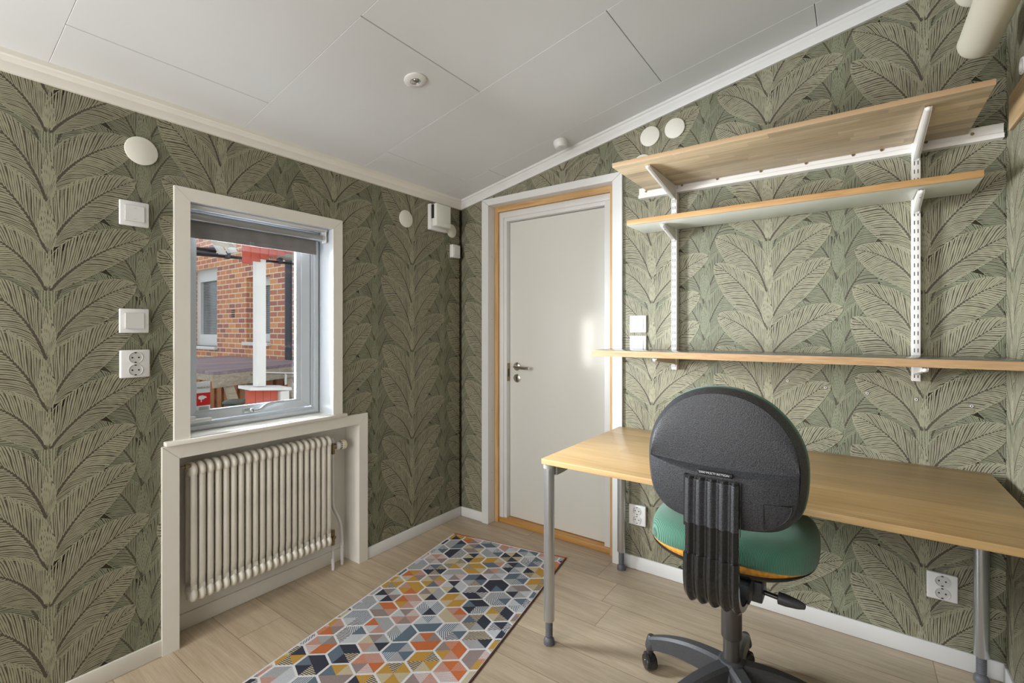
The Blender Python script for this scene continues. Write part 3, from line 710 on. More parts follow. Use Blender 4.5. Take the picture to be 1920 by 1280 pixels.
bm = nb(); lathe(bm, (-0.05, ye + 0.054, 0.634), (0, 1, 0), [(0, 0.017), (0.012, 0.0205), (0.016, 0.021), (0.017, 0.0190), (0.030, 0.0190), (0.031, 0.021)], 24)
for k in range(12):
    a_ = k * math.pi / 6; box(bm, (-0.05 + 0.0197 * math.cos(a_) - 0.0012, ye + 0.071, 0.634 + 0.0197 * math.sin(a_) - 0.0012), (-0.05 + 0.0197 * math.cos(a_) + 0.0012, ye + 0.084, 0.634 + 0.0197 * math.sin(a_) + 0.0012), 1)
fin('thermostat_collar', bm, [M_plast, M_blk], rad)
bm = nb(); lathe(bm, (-0.05, ye + 0.085, 0.634), (0, 1, 0), [(0, 0.022), (0.002, 0.0245), (0.020, 0.0245), (0.024, 0.021), (0.025, 0.012)], 24); fin('thermostat_cap', bm, M_cream, rad)
bm = nb(); cyl(bm, (-0.053, ye + 0.012, 0.166), (-0.053, ye + 0.040, 0.166), 0.009, 12); cyl(bm, (-0.053, ye + 0.040, 0.205), (-0.053, ye + 0.040, 0.130), 0.010, 10)
cyl(bm, (-0.053, ye + 0.040, 0.17), (-0.038, ye + 0.040, 0.17), 0.010, 8); fin('return_valve', bm, M_brass, rad)
bm = nb(); tube(bm, [(-0.053, ye + 0.040, 0.135), (-0.054, ye + 0.041, 0.06), (-0.054, ye + 0.042, 0.001)], 0.0078, 14)
fin('return_pipe', bm, M_plast, rad)

# ------------------------------------------------------------------ wall plates (local frame: x along wall, -y out of the wall)
def plate_switch(name, label, cat, loc, rotz, style, group=None, w_=0.088, h_=0.088, d_=0.010):
    t = thing(name, (0, 0, 0), label, cat, group)
    bm = nb(); box(bm, (-w_ / 2, -d_, -h_ / 2), (w_ / 2, 0, h_ / 2), 0, 0.004, 3); fin('plate', bm, M_plast, t)
    if style in ('rocker', 'double_rocker', 'small'):
        r_ = 0.028 if style != 'small' else 0.026
        bm = nb(); box(bm, (-r_ - 0.0015, -d_ - 0.0006, -r_ - 0.0015), (r_ + 0.0015, -d_ + 0.002, r_ + 0.0015), 1)
        zz = ((-r_, r_),) if style == 'rocker' else ((-r_, r_),)
        for za, zb in zz:
            p = [(-r_, -d_ - 0.006, za), (r_, -d_ - 0.0025, za), (r_, -d_ + 0.001, za), (-r_, -d_ + 0.001, za)] if style == 'rocker' else [(-r_, -d_ - 0.004, za), (r_, -d_ - 0.004, za), (r_, -d_ + 0.001, za), (-r_, -d_ + 0.001, za)]
            prism(bm, p, (0, 0, zb - za), 0)
        if style != 'rocker':
            box(bm, (-0.004, -d_ - 0.0045, r_ - 0.009), (0.004, -d_ - 0.0039, r_ - 0.0075), 1); box(bm, (-0.004, -d_ - 0.0045, -r_ + 0.0075), (0.004, -d_ - 0.0039, -r_ + 0.009), 1)
        fin('rocker', bm, [M_plast, M_plastg], t)
    else:
        for zc in (0.0225, -0.0225):
            bm = nb(); lathe(bm, (0.0, -d_ - 0.0004, zc), (0, 1, 0), [(-0.0018, 0.0215), (-0.0022, 0.0205), (0.0012, 0.0195), (0.0014, 0.001)], 32, 0, False)
            lathe(bm, (0.0, -d_ - 0.0006, zc), (0, -1, 0), [(0, 0.0196), (0.0003, 0.0196)], 32, 1)
            for sx_ in (-0.0095, 0.0095): cyl(bm, (sx_, -d_ - 0.0008, zc), (sx_, -d_ - 0.0014, zc), 0.0028, 12, 2)
            for sz in (0.0175, -0.0175): box(bm, (-0.003, -d_ - 0.0016, zc + sz - 0.002), (0.003, -d_ - 0.0008, zc + sz + 0.002), 2)
            fin('socket_well', bm, [M_plast, M_plastg, M_blk], t)
    t.location = loc; t.rotation_euler = (0, 0, rotz)
    return t
LW = R(90)       # left wall faces +x
xw, yw = -WP + 0.0022, WP - 0.0022
plate_switch('light_switch', 'white switch plate highest on the left wall, beside the window casing', 'switch', (xw, -1.757, 1.652), LW, 'double_rocker', h_=0.090)
plate_switch('light_switch', 'white rocker switch just above the double socket left of the window', 'switch', (xw, -1.757, 1.264), LW, 'rocker', h_=0.088)
plate_switch('power_socket', 'white double power socket on the left wall beside the window', 'socket', (xw, -1.756, 1.109), LW, 'socket', h_=0.100, d_=0.016)
plate_switch('light_switch', 'small white surface mounted switch box near the room corner under a round cover', 'switch', (xw, -0.066, 1.743), LW, 'small', w_=0.072, h_=0.084, d_=0.030)
plate_switch('light_switch', 'white rocker switch right of the door, upper of the pair', 'switch', (1.215, yw, 1.262), 0, 'rocker')
plate_switch('light_switch', 'white rocker switch right of the door, lower one partly behind the long shelf', 'switch', (1.215, yw, 1.158), 0, 'rocker')
plate_switch('power_socket', 'white double power socket behind the left rear desk leg', 'socket', (1.214, yw, 0.284), 0, 'socket', w_=0.090, h_=0.102, d_=0.018)
plate_switch('power_socket', 'white double power socket low on the wall near the right corner', 'socket', (2.376, yw, 0.285), 0, 'socket', w_=0.086, h_=0.098, d_=0.014)

def disc(loc, rotz, r_, label):
    t = nb(); lathe(t, (0, 0, 0), (0, -1, 0), [(0, r_ * 0.97), (0.004, r_), (0.006, r_ * 0.985), (0.007, r_ * 0.95)], 48)
    o = fin('round_wall_cover', t, M_disc, label=label, category='wall cover'); o.location = loc; o.rotation_euler = (0, 0, rotz)
disc((xw, -1.735, 1.887), LW, 0.051, 'large round cream cover plate high on the wall above the left switches')
disc((xw, -0.472, 1.880), LW, 0.050, 'round cream cover plate left of the white vent box')
disc((xw, -0.086, 1.874), LW, 0.043, 'round cream cover plate half tucked behind the vent box by the corner')
disc((1.276, yw, 2.211), 0, 0.050, 'round cream cover plate above the door, left of the high pair')
disc((1.400, yw, 2.221), 0, 0.049, 'round cream cover plate above the door, right of the high pair')
disc((1.237, yw, 2.078), 0, 0.050, 'round cream cover plate half hidden behind the top shelf end')

vt = thing('air_vent', (0, -0.21, 1.93), 'white square air vent box high on the left wall near the corner', 'vent')
bm = nb(); box(bm, (-WP + 0.0005, -0.296, 1.848), (0.018, -0.148, 2.006), 0, 0.004); fin('vent_base', bm, M_plast, vt)
bm = nb(); box(bm, (0.0185, -0.284, 1.868), (0.058, -0.158, 2.006), 0, 0.006)
prism(bm, [(0.056, -0.280, 1.880), (0.061, -0.280, 1.892), (0.061, -0.162, 1.892), (0.056, -0.162, 1.880)], (0, 0, 0.003)); fin('vent_cover', bm, M_mel, vt)
bm = nb(); box(bm, (0.018, -0.2885, 1.915), (0.036, -0.2835, 2.000)); fin('vent_slot', bm, M_blk, vt)

# ------------------------------------------------------------------ ceiling fittings
nrm = Vector((0.2, 0, -1)).normalized()
dl = thing('downlight', (0.70, -1.046, ceil(0.70)), 'white recessed ceiling downlight', 'ceiling light')
bm = nb(); lathe(bm, (0.70, -1.046, ceil(0.70)), nrm, [(0.0, 0.0445), (0.004, 0.0445), (0.006, 0.042), (0.0085, 0.024), (0.0085, 0.0215), (0.0055, 0.0205)], 40, 0, False); fin('bezel', bm, M_plast, dl)
bm = nb(); lathe(bm, (0.70, -1.046, ceil(0.70)), nrm, [(0.0075, 0.0205), (0.003, 0.016), (0.002, 0.009), (0.0045, 0.0075), (0.0045, 0.001)], 32, 0, False); fin('reflector', bm, M_lens, dl)
sd = thing('smoke_detector', (0.827, -0.125, ceil(0.827)), 'small round white smoke detector on the ceiling above the door', 'smoke detector')
bm = nb(); lathe(bm, (0.827, -0.125, ceil(0.827)), nrm, [(0.0, 0.036), (0.016, 0.037), (0.022, 0.035), (0.034, 0.031), (0.038, 0.026), (0.039, 0.002)], 40); fin('housing', bm, M_plast, sd)
bm = nb()
for k in range(6):
    p = Vector((0.827, -0.125, ceil(0.827))) + nrm * 0.0390 + Vector((0.008 * math.cos(k), 0.006 * math.sin(k) - 0.004, 0)); cyl(bm, p, p + nrm * 0.0006, 0.0012, 8)
fin('grille_hole', bm, M_blk, sd)

def duct(x, y, z, r_, y1, label):
    bm = nb(); lathe(bm, (x, y, z), (0, -1, 0), [(-0.018, r_ * 0.55), (-0.012, r_ * 0.80), (-0.004, r_ * 0.96), (0.004, r_), (0.012, r_ * 0.985), (0.9 if y1 is None else y - y1, r_ * 0.985)], 40)
    fin('air_duct', bm, M_pipe, loc=(x, y, z), label=label, category='duct')
duct(2.441, -0.205, 2.168, 0.053, -1.9, 'beige round air duct running along the ceiling, lower one with full end in view')
duct(2.430, -0.235, 2.325, 0.052, -1.9, 'beige round air duct running along the ceiling, upper one behind the lower')
bm = nb(); lathe(bm, (W - 0.001, -0.215, 2.055), (-1, 0, 0), [(0.0, 0.026), (0.006, 0.027), (0.009, 0.025), (0.009, 0.019), (0.002, 0.018)], 28, 0, False); lathe(bm, (W - 0.001, -0.215, 2.055), (-1, 0, 0), [(0.001, 0.018), (0.0022, 0.018)], 28, 1)
fin('cable_grommet', bm, [M_plast, M_blk], loc=(W, -0.215, 2.055), label='small white ring grommet on the right wall above the wooden board', category='grommet')

# ------------------------------------------------------------------ rail shelving
bm = nb(); prism(bm, [(1.226, yw, 1.898), (1.226, -0.022, 1.898), (1.226, -0.022, 1.914), (1.226, -0.012, 1.917), (1.226, -0.012, 1.946), (1.226, -0.017, 1.949), (1.226, yw, 1.949)], (1.308, 0, 0))
for x in (1.262, 1.44, 1.60, 1.78, 1.95, 2.11, 2.20, 2.33, 2.455): cyl(bm, (x, -0.0119, 1.930), (x, -0.0145, 1.930), 0.0055, 14, 1)
fin('shelf_rail', bm, [M_metal, M_brass], loc=(1.226, 0, 1.92), label='long white horizontal steel hanging rail with screw holes, under the top shelf', category='rail')
def upright(xc, label):
    bm = nb(); x0, x1 = xc - 0.0125, xc + 0.0125
    box(bm, (x0, -0.026, 1.040), (x0 + 0.002, yw, 1.948)); box(bm, (x1 - 0.002, -0.026, 1.040), (x1, yw, 1.948)); box(bm, (x0, -0.0275, 1.040), (x1, -0.0255, 1.948), 0, 0.0006)
    z = 1.052
    while z < 1.86:
        for dx in (-0.0052, 0.0052): box(bm, (xc + dx - 0.0013, -0.0278, z), (xc + dx + 0.0013, -0.0272, z + 0.0150), 1)
        z += 0.0318
    return fin('shelf_upright', bm, [M_metal, M_blk], loc=(xc, 0, 1.04), label=label, category='upright')
upright(1.4065, 'white slotted steel upright on the wall near the door, carrying the shelves')
upright(2.3010, 'white slotted steel upright on the wall near the right corner, carrying the shelves')
def bracket(xc, z, length, depth, label):
    bm = nb()
    for s_ in (-1, 1):
        xo = xc + s_ * 0.0075
        pts = [(xo, -0.027, z - 0.001), (xo, -length, z - 0.001), (xo, -length - 0.006, z - 0.006), (xo, -length, z - 0.013), (xo, -0.050, z - depth + 0.006), (xo, -0.030, z - depth)]
        prism(bm, [(p[0] - 0.0012, p[1], p[2]) for p in pts], (0.0024, 0, 0))
    tube(bm, [(xc, -0.034, z - depth + 0.003), (xc, -0.050, z - depth + 0.008), (xc, -length, z - 0.011)], 0.0085, 12, 0, 1.0, 0.45)
    ellipsoid(bm, (xc, -length, z - 0.008), (0.0088, 0.008, 0.0065))
    cyl(bm, (xc, -length * 0.84, z - 0.0225), (xc, -length * 0.84, z - 0.0195), 0.0028, 8, 1)
    return fin('shelf_bracket', bm, [M_metal, M_blk], loc=(xc, 0, z), label=label, category='bracket', smooth=45)
bracket(1.4065, 1.930, 0.385, 0.070, 'long white bracket under the left part of the top shelf')
bracket(2.3010, 1.930, 0.385, 0.070, 'long white bracket under the right part of the top shelf')
bracket(1.4065, 1.716, 0.195, 0.052, 'short white bracket under the left part of the middle shelf')
bracket(2.3010, 1.716, 0.195, 0.052, 'short white bracket under the right part of the middle shelf')
bracket(1.4065, 1.108, 0.300, 0.045, 'white bracket under the left part of the long lowest shelf')
bracket(2.3010, 1.108, 0.300, 0.045, 'white bracket under the right part of the long lowest shelf')
bm = nb(); box(bm, (1.268, -0.440, 1.931), (2.442, -0.020, 1.949), 0, 0.0015); fin('wall_shelf', bm, M_staves, loc=(1.268, -0.01, 1.931), label='deep oak stave shelf, topmost of the three on the wall', category='shelf')
sh2 = thing('wall_shelf', (1.255, 0, 1.717), 'shallow shelf with oak front edge and white underside, middle of the three', 'shelf')
bm = nb(); box(bm, (1.255, -0.240, 1.7175), (2.448, -0.022, 1.7405), 0, 0.0005); fin('board', bm, M_mel, sh2)
bm = nb(); box(bm, (1.255, -0.246, 1.7172), (2.448, -0.240, 1.7410), 0, 0.001); fin('oak_edge_strip', bm, M_edge, sh2)
sh3 = thing('wall_shelf', (1.10, 0, 1.11), 'long shelf with plywood front edge and dark grey top, lowest of the three', 'shelf')
bm = nb(); box(bm, (1.102, -0.300, 1.1085), (2.543, -0.030, 1.1355)); fin('board', bm, M_ply, sh3)
bm = nb(); box(bm, (1.102, -0.300, 1.1356), (2.543, -0.0305, 1.1372), 0, 0.0003); fin('laminate_top', bm, M_lam, sh3)
bm = nb(); box(bm, (W - 0.013, -1.25, 1.897), (W - 0.0002, -0.085, 2.010), 0, 0.001)
for y in (-0.148, -0.17): cyl(bm, (W - 0.0128, y, 1.972), (W - 0.0136, y, 1.972), 0.002, 8, 1)
fin('wooden_board', bm, [M_boardy, M_brass], loc=(W, -0.1, 1.95), label='oak board fixed along the right wall at the picture edge', category='board')
pl = None; NTH = ['leftmost', 'second from the left', 'middle one', 'second from the right', 'rightmost']
for x, z in ((1.880, 1.017), (2.017, 0.998), (2.155, 0.985), (2.304, 0.973), (2.456, 0.962)):
    z = z - 0.005
    if pl is None:
        bm = nb(); lathe(bm, (0, 0, 0), (0, -1, 0), [(0, 0.0046), (0.002, 0.0046), (0.002, 0.0026), (0.0012, 0.0025)], 16, 0, False); lathe(bm, (0, 0, 0), (0, -1, 0), [(0.0008, 0.0026), (0.0011, 0.0026)], 16, 1)
        pl = fin('wall_plug', bm, [M_plast, M_blk], label='tiny white wall plug left in the wallpaper between desk and lowest shelf', category='wall plug', group='wall plugs below the lowest shelf'); o = pl
    else: o = pl.copy(); col.objects.link(o)
    o.location = (x, yw, z); o['label'] = 'tiny white wall plug below the lowest shelf, %s of five' % NTH.pop(0)

# ------------------------------------------------------------------ desk
desk = thing('desk', (1.82, -0.40, 0), 'oak topped desk with round silver legs against the wallpapered wall', 'desk')
DX0, DX1, DY0, DY1, DZ = 1.124, 2.500, -0.781, -0.022, 0.730
bm = nb(); box(bm, (DX0, DY0, DZ - 0.021), (DX1, DY1, DZ), 0, 0.0015); fin('desk_top', bm, M_desk, desk)
bm = nb()
for x in (1.156, 2.470): prism(bm, [(x - 0.0125, -0.735, 0.7085), (x - 0.0125, -0.735, 0.662), (x - 0.0125, -0.690, 0.662), (x - 0.0125, -0.07, 0.700), (x - 0.0125, -0.07, 0.7085)], (0.025, 0, 0))
box(bm, (1.169, -0.42, 0.672), (2.457, -0.38, 0.7085), 0, 0.002)
fin('under_frame', bm, M_beam, desk)
for x, y in ((1.142, -0.752), (1.142, -0.040), (2.474, -0.040), (2.474, -0.752)):
    bm = nb(); lathe(bm, (x, y, 0.7088), (0, 0, -1), [(0, 0.021), (0.615, 0.021), (0.618, 0.0195), (0.6185, 0.012)], 28); cyl(bm, (x, y, 0.708), (x, y, 0.690), 0.0225, 28, 1)
    lg = fin('leg', bm, [M_alu, M_beam], desk)
    bm = nb(); pr = [(0.0, 0.0135)]
    for k in range(9): z = 0.092 - 0.0065 * k; pr += [(0.0, 0)] * 0
    pr = []
    z = 0.0925
    while z > 0.034: pr += [(0.0925 - z, 0.0135), (0.0925 - z + 0.002, 0.0145), (0.0925 - z + 0.004, 0.0135)]; z -= 0.0062
    pr += [(0.066, 0.013), (0.072, 0.0195), (0.080, 0.0215), (0.0915, 0.0215)]
    lathe(bm, (x, y, 0.0925), (0, 0, -1), pr, 24); fin('adjustable_foot', bm, M_grey, lg)

# ------------------------------------------------------------------ office chair
CX, CYc = 1.815, -0.740     # column
ch = thing('office_chair', (CX - 0.008, CYc, 0), 'green upholstered swivel office chair with black plastic shell back', 'chair')
outl = [(0, 1.076), (.04, 1.072), (.08, 1.060), (.122, 1.036), (.158, .999), (.184, .957), (.197, .918), (.202, .876), (.200, .822), (.191, .775), (.174, .745), (.147, .721), (.112, .709), (.06, .703), (0, .701)]
BC = (1.819, 0.872)
def outline_pts(n=96):
    pr = smooth_path([(x, 0, z) for x, z in outl], 10)
    left = [(-p.x, p.z) for p in pr][::-1]
    full = [(p.x, p.z) for p in pr] + left[1:-1]
    # resample by angle
    out = []
    ang = [(math.atan2(z - BC[1], x), x, z) for x, z in full]
    for i in range(n):
        t = -math.pi + 2 * math.pi * i / n
        best = sorted(ang, key=lambda q: abs((q[0] - t + math.pi) % (2 * math.pi) - math.pi))[:2]
        (a0, x0, z0), (a1, x1, z1) = best
        r0 = math.hypot(x0, z0 - BC[1]); r1 = math.hypot(x1, z1 - BC[1])
        d0 = abs((a0 - t + math.pi) % (2 * math.pi) - math.pi); d1 = abs((a1 - t + math.pi) % (2 * math.pi) - math.pi)
        rr = (r0 * d1 + r1 * d0) / (d0 + d1 + 1e-9); out.append((math.cos(t) * rr, math.sin(t) * rr))
    return out
OP = outline_pts()
YB = -1.000
def back_y(dx, z):
    zc = 0.850 + 0.020 * (dx / 0.2) ** 2
    up = zc + 0.014 * max(0.0, 1 - (dx / 0.2) ** 2) ** 0.6
    t = min(1, max(0, (up - z) / max(0.0006, up - zc + 0.0008)))
    bulge = 0.020 * (0.25 + 0.75 * max(0.0, 1 - (abs(dx) / 0.2) ** 2.2))
    fade = min(1, max(0, (0.197 - abs(dx)) / 0.02))
    return YB + 0.10 * dx * dx / 0.04 * 0.18 - t * bulge * fade
def ring_pts(s, yfun):
    return [(BC[0] + x * s, yfun(x * s, BC[1] + z * s), BC[1] + z * s) for x, z in OP]
bm = nb(); rings = []
rings.append([bm.verts.new(p) for p in ring_pts(0.985, lambda x, z: YB + 0.018 * (x / 0.2) ** 2 + 0.036)])
rings.append([bm.verts.new(p) for p in ring_pts(1.0, lambda x, z: YB + 0.018 * (x / 0.2) ** 2 + 0.030)])
rings.append([bm.verts.new(p) for p in ring_pts(0.992, lambda x, z: YB + 0.018 * (x / 0.2) ** 2 + 0.020)])
face_y = lambda x, z: YB + 0.018 * (x / 0.2) ** 2
rings.append([bm.verts.new(p) for p in ring_pts(0.930, lambda x, z: face_y(x, z) + 0.0005)])
rings.append([bm.verts.new(p) for p in ring_pts(0.915, lambda x, z: face_y(x, z) + 0.004)])
n = len(OP)
for a_, b_ in zip(rings, rings[1:]):
    for i in range(n): bm.faces.new((a_[i], a_[(i + 1) % n], b_[(i + 1) % n], b_[i]))
bm.faces.new(rings[0])
IN = [(x * 0.928, BC[1] + z * 0.928) for x, z in OP]
def zcross(dx):
    zs = []
    for i in range(n):
        (xa_, za_), (xb_, zb_) = IN[i], IN[(i + 1) % n]
        if (xa_ - dx) * (xb_ - dx) <= 0 and xa_ != xb_: zs.append(za_ + (zb_ - za_) * (dx - xa_) / (xb_ - xa_))
    return (max(zs), min(zs)) if zs else (BC[1], BC[1])
zU = lambda dx: 0.854 + 0.016 * (dx / 0.187) ** 2 + 0.010 * max(0.0, 1 - (dx / 0.187) ** 2)
zL = lambda dx: 0.848 + 0.020 * (dx / 0.187) ** 2
prot = lambda dx: 0.004 + 0.020 * max(0.0, 1 - (abs(dx) / 0.187) ** 2.6)
NC = 60; cols = []
for i in range(NC + 1):
    dx = -0.1855 * math.cos(math.pi * i / NC); zt, zb = zcross(dx); zu, zl = min(zU(dx), zt), max(min(zL(dx), zt), zb)
    zu = max(zu, zl + 1e-4); pr_ = prot(dx) * min(1, (zt - zb) / 0.05); c_ = []
    for k in range(13): z = zt + (zu - zt) * k / 12; c_.append(bm.verts.new((BC[0] + dx, face_y(dx, z) - 0.0005 - 0.004 * math.sin(math.pi * k / 12), z)))
    c_.append(bm.verts.new((BC[0] + dx, face_y(dx, zu) - 0.0005, zu - 0.0006)))
    c_.append(bm.verts.new((BC[0] + dx, face_y(dx, zl) - pr_ + 0.0008, zl + 0.001)))
    for k in range(13):
        z = zl + (zb - zl) * k / 12; c_.append(bm.verts.new((BC[0] + dx, face_y(dx, z) - pr_ * (1 - (k / 12) ** 3 * 0.75), z)))
    cols.append(c_)
for a_, b_ in zip(cols, cols[1:]):
    for k in range(len(a_) - 1): bm.faces.new((a_[k], a_[k + 1], b_[k + 1], b_[k]))
bmesh.ops.recalc_face_normals(bm, faces=bm.faces)
shell = fin('backrest_shell', bm, M_shell, ch, smooth=28)
bm = nb(); rings = []
for s, dy in ((0.97, 0.030), (1.0, 0.036), (1.012, 0.048), (1.0, 0.062), (0.95, 0.072), (0.8, 0.080), (0.4, 0.086), (0.02, 0.087)):
    rings.append([bm.verts.new(p) for p in ring_pts(s, lambda x, z, dy=dy: YB + 0.018 * (x / 0.2) ** 2 + dy)])
for a_, b_ in zip(rings, rings[1:]):
    for i in range(n): bm.faces.new((a_[i], a_[(i + 1) % n], b_[(i + 1) % n], b_[i]))
bm.faces.new(rings[-1]); bm.faces.new(rings[0]); bmesh.ops.recalc_face_normals(bm, faces=bm.faces)
fin('backrest_cushion', bm, M_green, ch, smooth=60, label='green ribbed fabric cushion')
# ribbed spine band
bx0, bx1 = 1.7465, 1.8765
path = smooth_path([(-1.036, 0.842), (-1.040, 0.80), (-1.044, 0.72), (-1.046, 0.66), (-1.050, 0.61), (-1.050, 0.575), (-1.040, 0.540), (-1.015, 0.512), (-0.975, 0.494), (-0.93, 0.486), (-0.87, 0.484)] and [(0, a_, b_) for a_, b_ in ((-1.036, 0.842), (-1.040, 0.80), (-1.044, 0.72), (-1.046, 0.66), (-1.050, 0.61), (-1.050, 0.575), (-1.040, 0.540), (-1.015, 0.512), (-0.975, 0.494), (-0.93, 0.486), (-0.87, 0.484))], 8)
def ribbed(pth, x0, x1, amp, thick, out):
    bm = nb(); NX = 61; top = []; bot = []
    for i, p in enumerate(pth):
        d = (pth[min(i + 1, len(pth) - 1)] - pth[max(i - 1, 0)]).normalized(); nn = Vector((0, d.z, -d.y))   # outward (towards -y when going down)
        if nn.y > 0 and abs(d.z) > 0.5: nn = -nn
        if abs(d.z) <= 0.5: nn = Vector((0, d.z, -d.y)) if -d.y < 0 else -Vector((0, d.z, -d.y))
        ra = []; rb = []
        for k in range(NX):
            u = k / (NX - 1); x = x0 + (x1 - x0) * u
            h = amp * (0.5 + 0.5 * math.cos(2 * math.pi * 4.62 * (u - 0.5) + math.pi * 0)) ** 0.8
            edge = min(1, min(u, 1 - u) * 14)
            ra.append(bm.verts.new(p + Vector((x, 0, 0)) + nn * (out + h * edge))); rb.append(bm.verts.new(p + Vector((x, 0, 0)) + nn * (out - thick)))
        top.append(ra); bot.append(rb)
    for g, fl in ((top, 0), (bot, 1)):
        for a_, b_ in zip(g, g[1:]):
            for k in range(NX - 1): bm.faces.new((a_[k], a_[k + 1], b_[k + 1], b_[k]))
    for i in range(len(top) - 1):
        for k in (0, NX - 1): bm.faces.new((top[i][k], top[i + 1][k], bot[i + 1][k], bot[i][k]))
    for i in (0, -1):
        for k in range(NX - 1): bm.faces.new((top[i][k], top[i][k + 1], bot[i][k + 1], bot[i][k]))
    bmesh.ops.recalc_face_normals(bm, faces=bm.faces); return bm
fin('spine_band', ribbed(path, bx0, bx1, 0.009, 0.010, 0.0), M_band, ch, smooth=60)
iA = [i for i, p in enumerate(path) if p.z < 0.836 and p.z > 0.716]
fin('upper_spine_cover', ribbed([path[i] for i in iA], bx0 - 0.001, bx1 + 0.001, 0.009, 0.004, 0.004), M_shell, ch, smooth=60)
iB = [i for i, p in enumerate(path) if p.z < 0.645]
fin('lower_spine_sleeve', ribbed([path[i] for i in iB], bx0 - 0.003, bx1 + 0.003, 0.009, 0.014, 0.005), M_band, ch, smooth=60)
# recess beside the band, name badge, label pocket
bm = nb(); box(bm, (1.7395, -1.036, 0.706), (1.7455, -1.0205, 0.842)); fin('slot', bm, M_blk, shell)
bm = nb(); tube(bm, [(1.8795, -1.034, 0.842), (1.8795, -1.034, 0.706)], 0.0016, 8); fin('slot', bm, M_alu, shell)
bm = nb(); box(bm, (1.772, -1.0285, 0.8475), (1.862, -1.018, 0.8595), 0, 0.004, 3); bd = fin('badge', bm, M_band, shell)
text('badge_lettering', '5000 MULTI ACTION', 0.0078, M_txt, shell, (1.815, -1.0288, 0.8535), Matrix(((1, 0, 0), (0, 0, -1), (0, 1, 0))), sx=1.05)
bm = nb(); pk = [(1.929, 0.793), (1.989, 0.806), (1.990, 0.797)] + [(1.929 + 0.061 * math.cos(a_), 0.797 - 0.063 * math.sin(a_)) for a_ in (0.25, 0.5, 0.75, 1.0, 1.25, 1.45)] + [(1.929, 0.730)]
pk[1] = (1.988, 0.795)
pts3 = [(x, back_y(x - BC[0], z) - 0.0006, z) for x, z in pk]; tube(bm, pts3 + [pts3[0]], 0.0013, 6); fin('label_pocket', bm, M_blk, shell)
# seat
def pad(cx, cy, a, b_, levels, nexp=3.0, na=72):
    bm = nb(); rg = []
    for s, z, sag in levels:
        r_ = []
        for i in range(na):
            t = 2 * math.pi * i / na; c, s_ = math.cos(t), math.sin(t)
            x = a * s * (abs(c) ** (2 / nexp)) * (1 if c >= 0 else -1); y = b_ * s * (abs(s_) ** (2 / nexp)) * (1 if s_ >= 0 else -1)
            r_.append(bm.verts.new((cx + x, cy + y, z + sag * ((x / a) ** 2) - 0.030 * max(0, (y / b_ - 0.4)) ** 2 * (1 if sag >= 0 else 1))))
        rg.append(r_)
    for p, q in zip(rg, rg[1:]):
        for i in range(na): bm.faces.new((p[i], p[(i + 1) % na], q[(i + 1) % na], q[i]))
    bm.faces.new(rg[0]); bm.faces.new(rg[-1]); bmesh.ops.recalc_face_normals(bm, faces=bm.faces); return bm
sx, sy, sa, sb = 1.800, -0.700, 0.232, 0.225
fin('seat_pan', pad(sx, sy, sa, sb, ((0.70, 0.536, 0.020), (0.93, 0.540, 0.018), (0.985, 0.550, 0.015), (1.0, 0.556, 0.013), (0.98, 0.560, 0.013), (0.6, 0.562, 0.013))), M_band, ch, smooth=50)
fin('seat_foam', pad(sx, sy, sa, sb, ((0.6, 0.558, 0.012), (0.980, 0.560, 0.012), (0.998, 0.572, 0.000), (0.97, 0.586, -0.004), (0.6, 0.588, 0.0))), M_foam, ch, smooth=50, label='orange foam showing under the torn cover')
fin('seat_cushion', pad(sx, sy, sa, sb, ((0.90, 0.580, -0.012), (0.980, 0.582, -0.021), (1.004, 0.591, -0.020), (1.006, 0.600, -0.010), (0.995, 0.618, -0.004), (0.96, 0.632, 0.0), (0.90, 0.641, 0.002), (0.75, 0.648, 0.003), (0.5, 0.648, 0.003), (0.2, 0.646, 0.0), (0.03, 0.646, 0.0))), M_green, ch, smooth=60, label='green ribbed seat cushion')
bm = nb(); box(bm, (1.745, -0.93, 0.482), (1.885, -0.66, 0.537), 0, 0.008); box(bm, (1.86, -0.86, 0.462), (1.905, -0.78, 0.520), 0, 0.004); prism(bm, [(1.76, -0.93, 0.486), (1.76, -0.80, 0.486), (1.76, -0.72, 0.440), (1.76, -0.78, 0.430)], (0.105, 0, 0))
box(bm, (1.62, -0.80, 0.528), (1.66, -0.70, 0.545), 0, 0.004)
fin('tilt_mechanism', bm, M_base, ch)
bm = nb(); cyl(bm, (1.890, -0.82, 0.480), (1.950, -0.82, 0.474), 0.0065, 14); lv = fin('lever', bm, M_band, ch)
bm = nb(); lathe(bm, (1.938, -0.82, 0.475), (1, 0, -0.06), [(0, 0.010), (0.002, 0.0165), (0.020, 0.0165), (0.050, 0.0125), (0.066, 0.0075), (0.068, 0.003)], 20); fin('lever_knob', bm, M_base, lv)
KX, KY = 1.802, -0.740
bm = nb(); lathe(bm, (KX, KY, 0.500), (0, 0, -1), [(0, 0.030), (0.12, 0.030), (0.225, 0.0305), (0.229, 0.0285)], 32); fin('column_sleeve', bm, M_col, ch)
bm = nb(); cyl(bm, (KX, KY, 0.28), (KX, KY, 0.17), 0.0245, 32); fin('gas_column', bm, M_col, ch)
bm = nb(); lathe(bm, (KX, KY, 0.205), (0, 0, -1), [(0, 0.030), (0.003, 0.036), (0.03, 0.044), (0.075, 0.050), (0.085, 0.046)], 32); fin('base_hub', bm, M_base, ch)
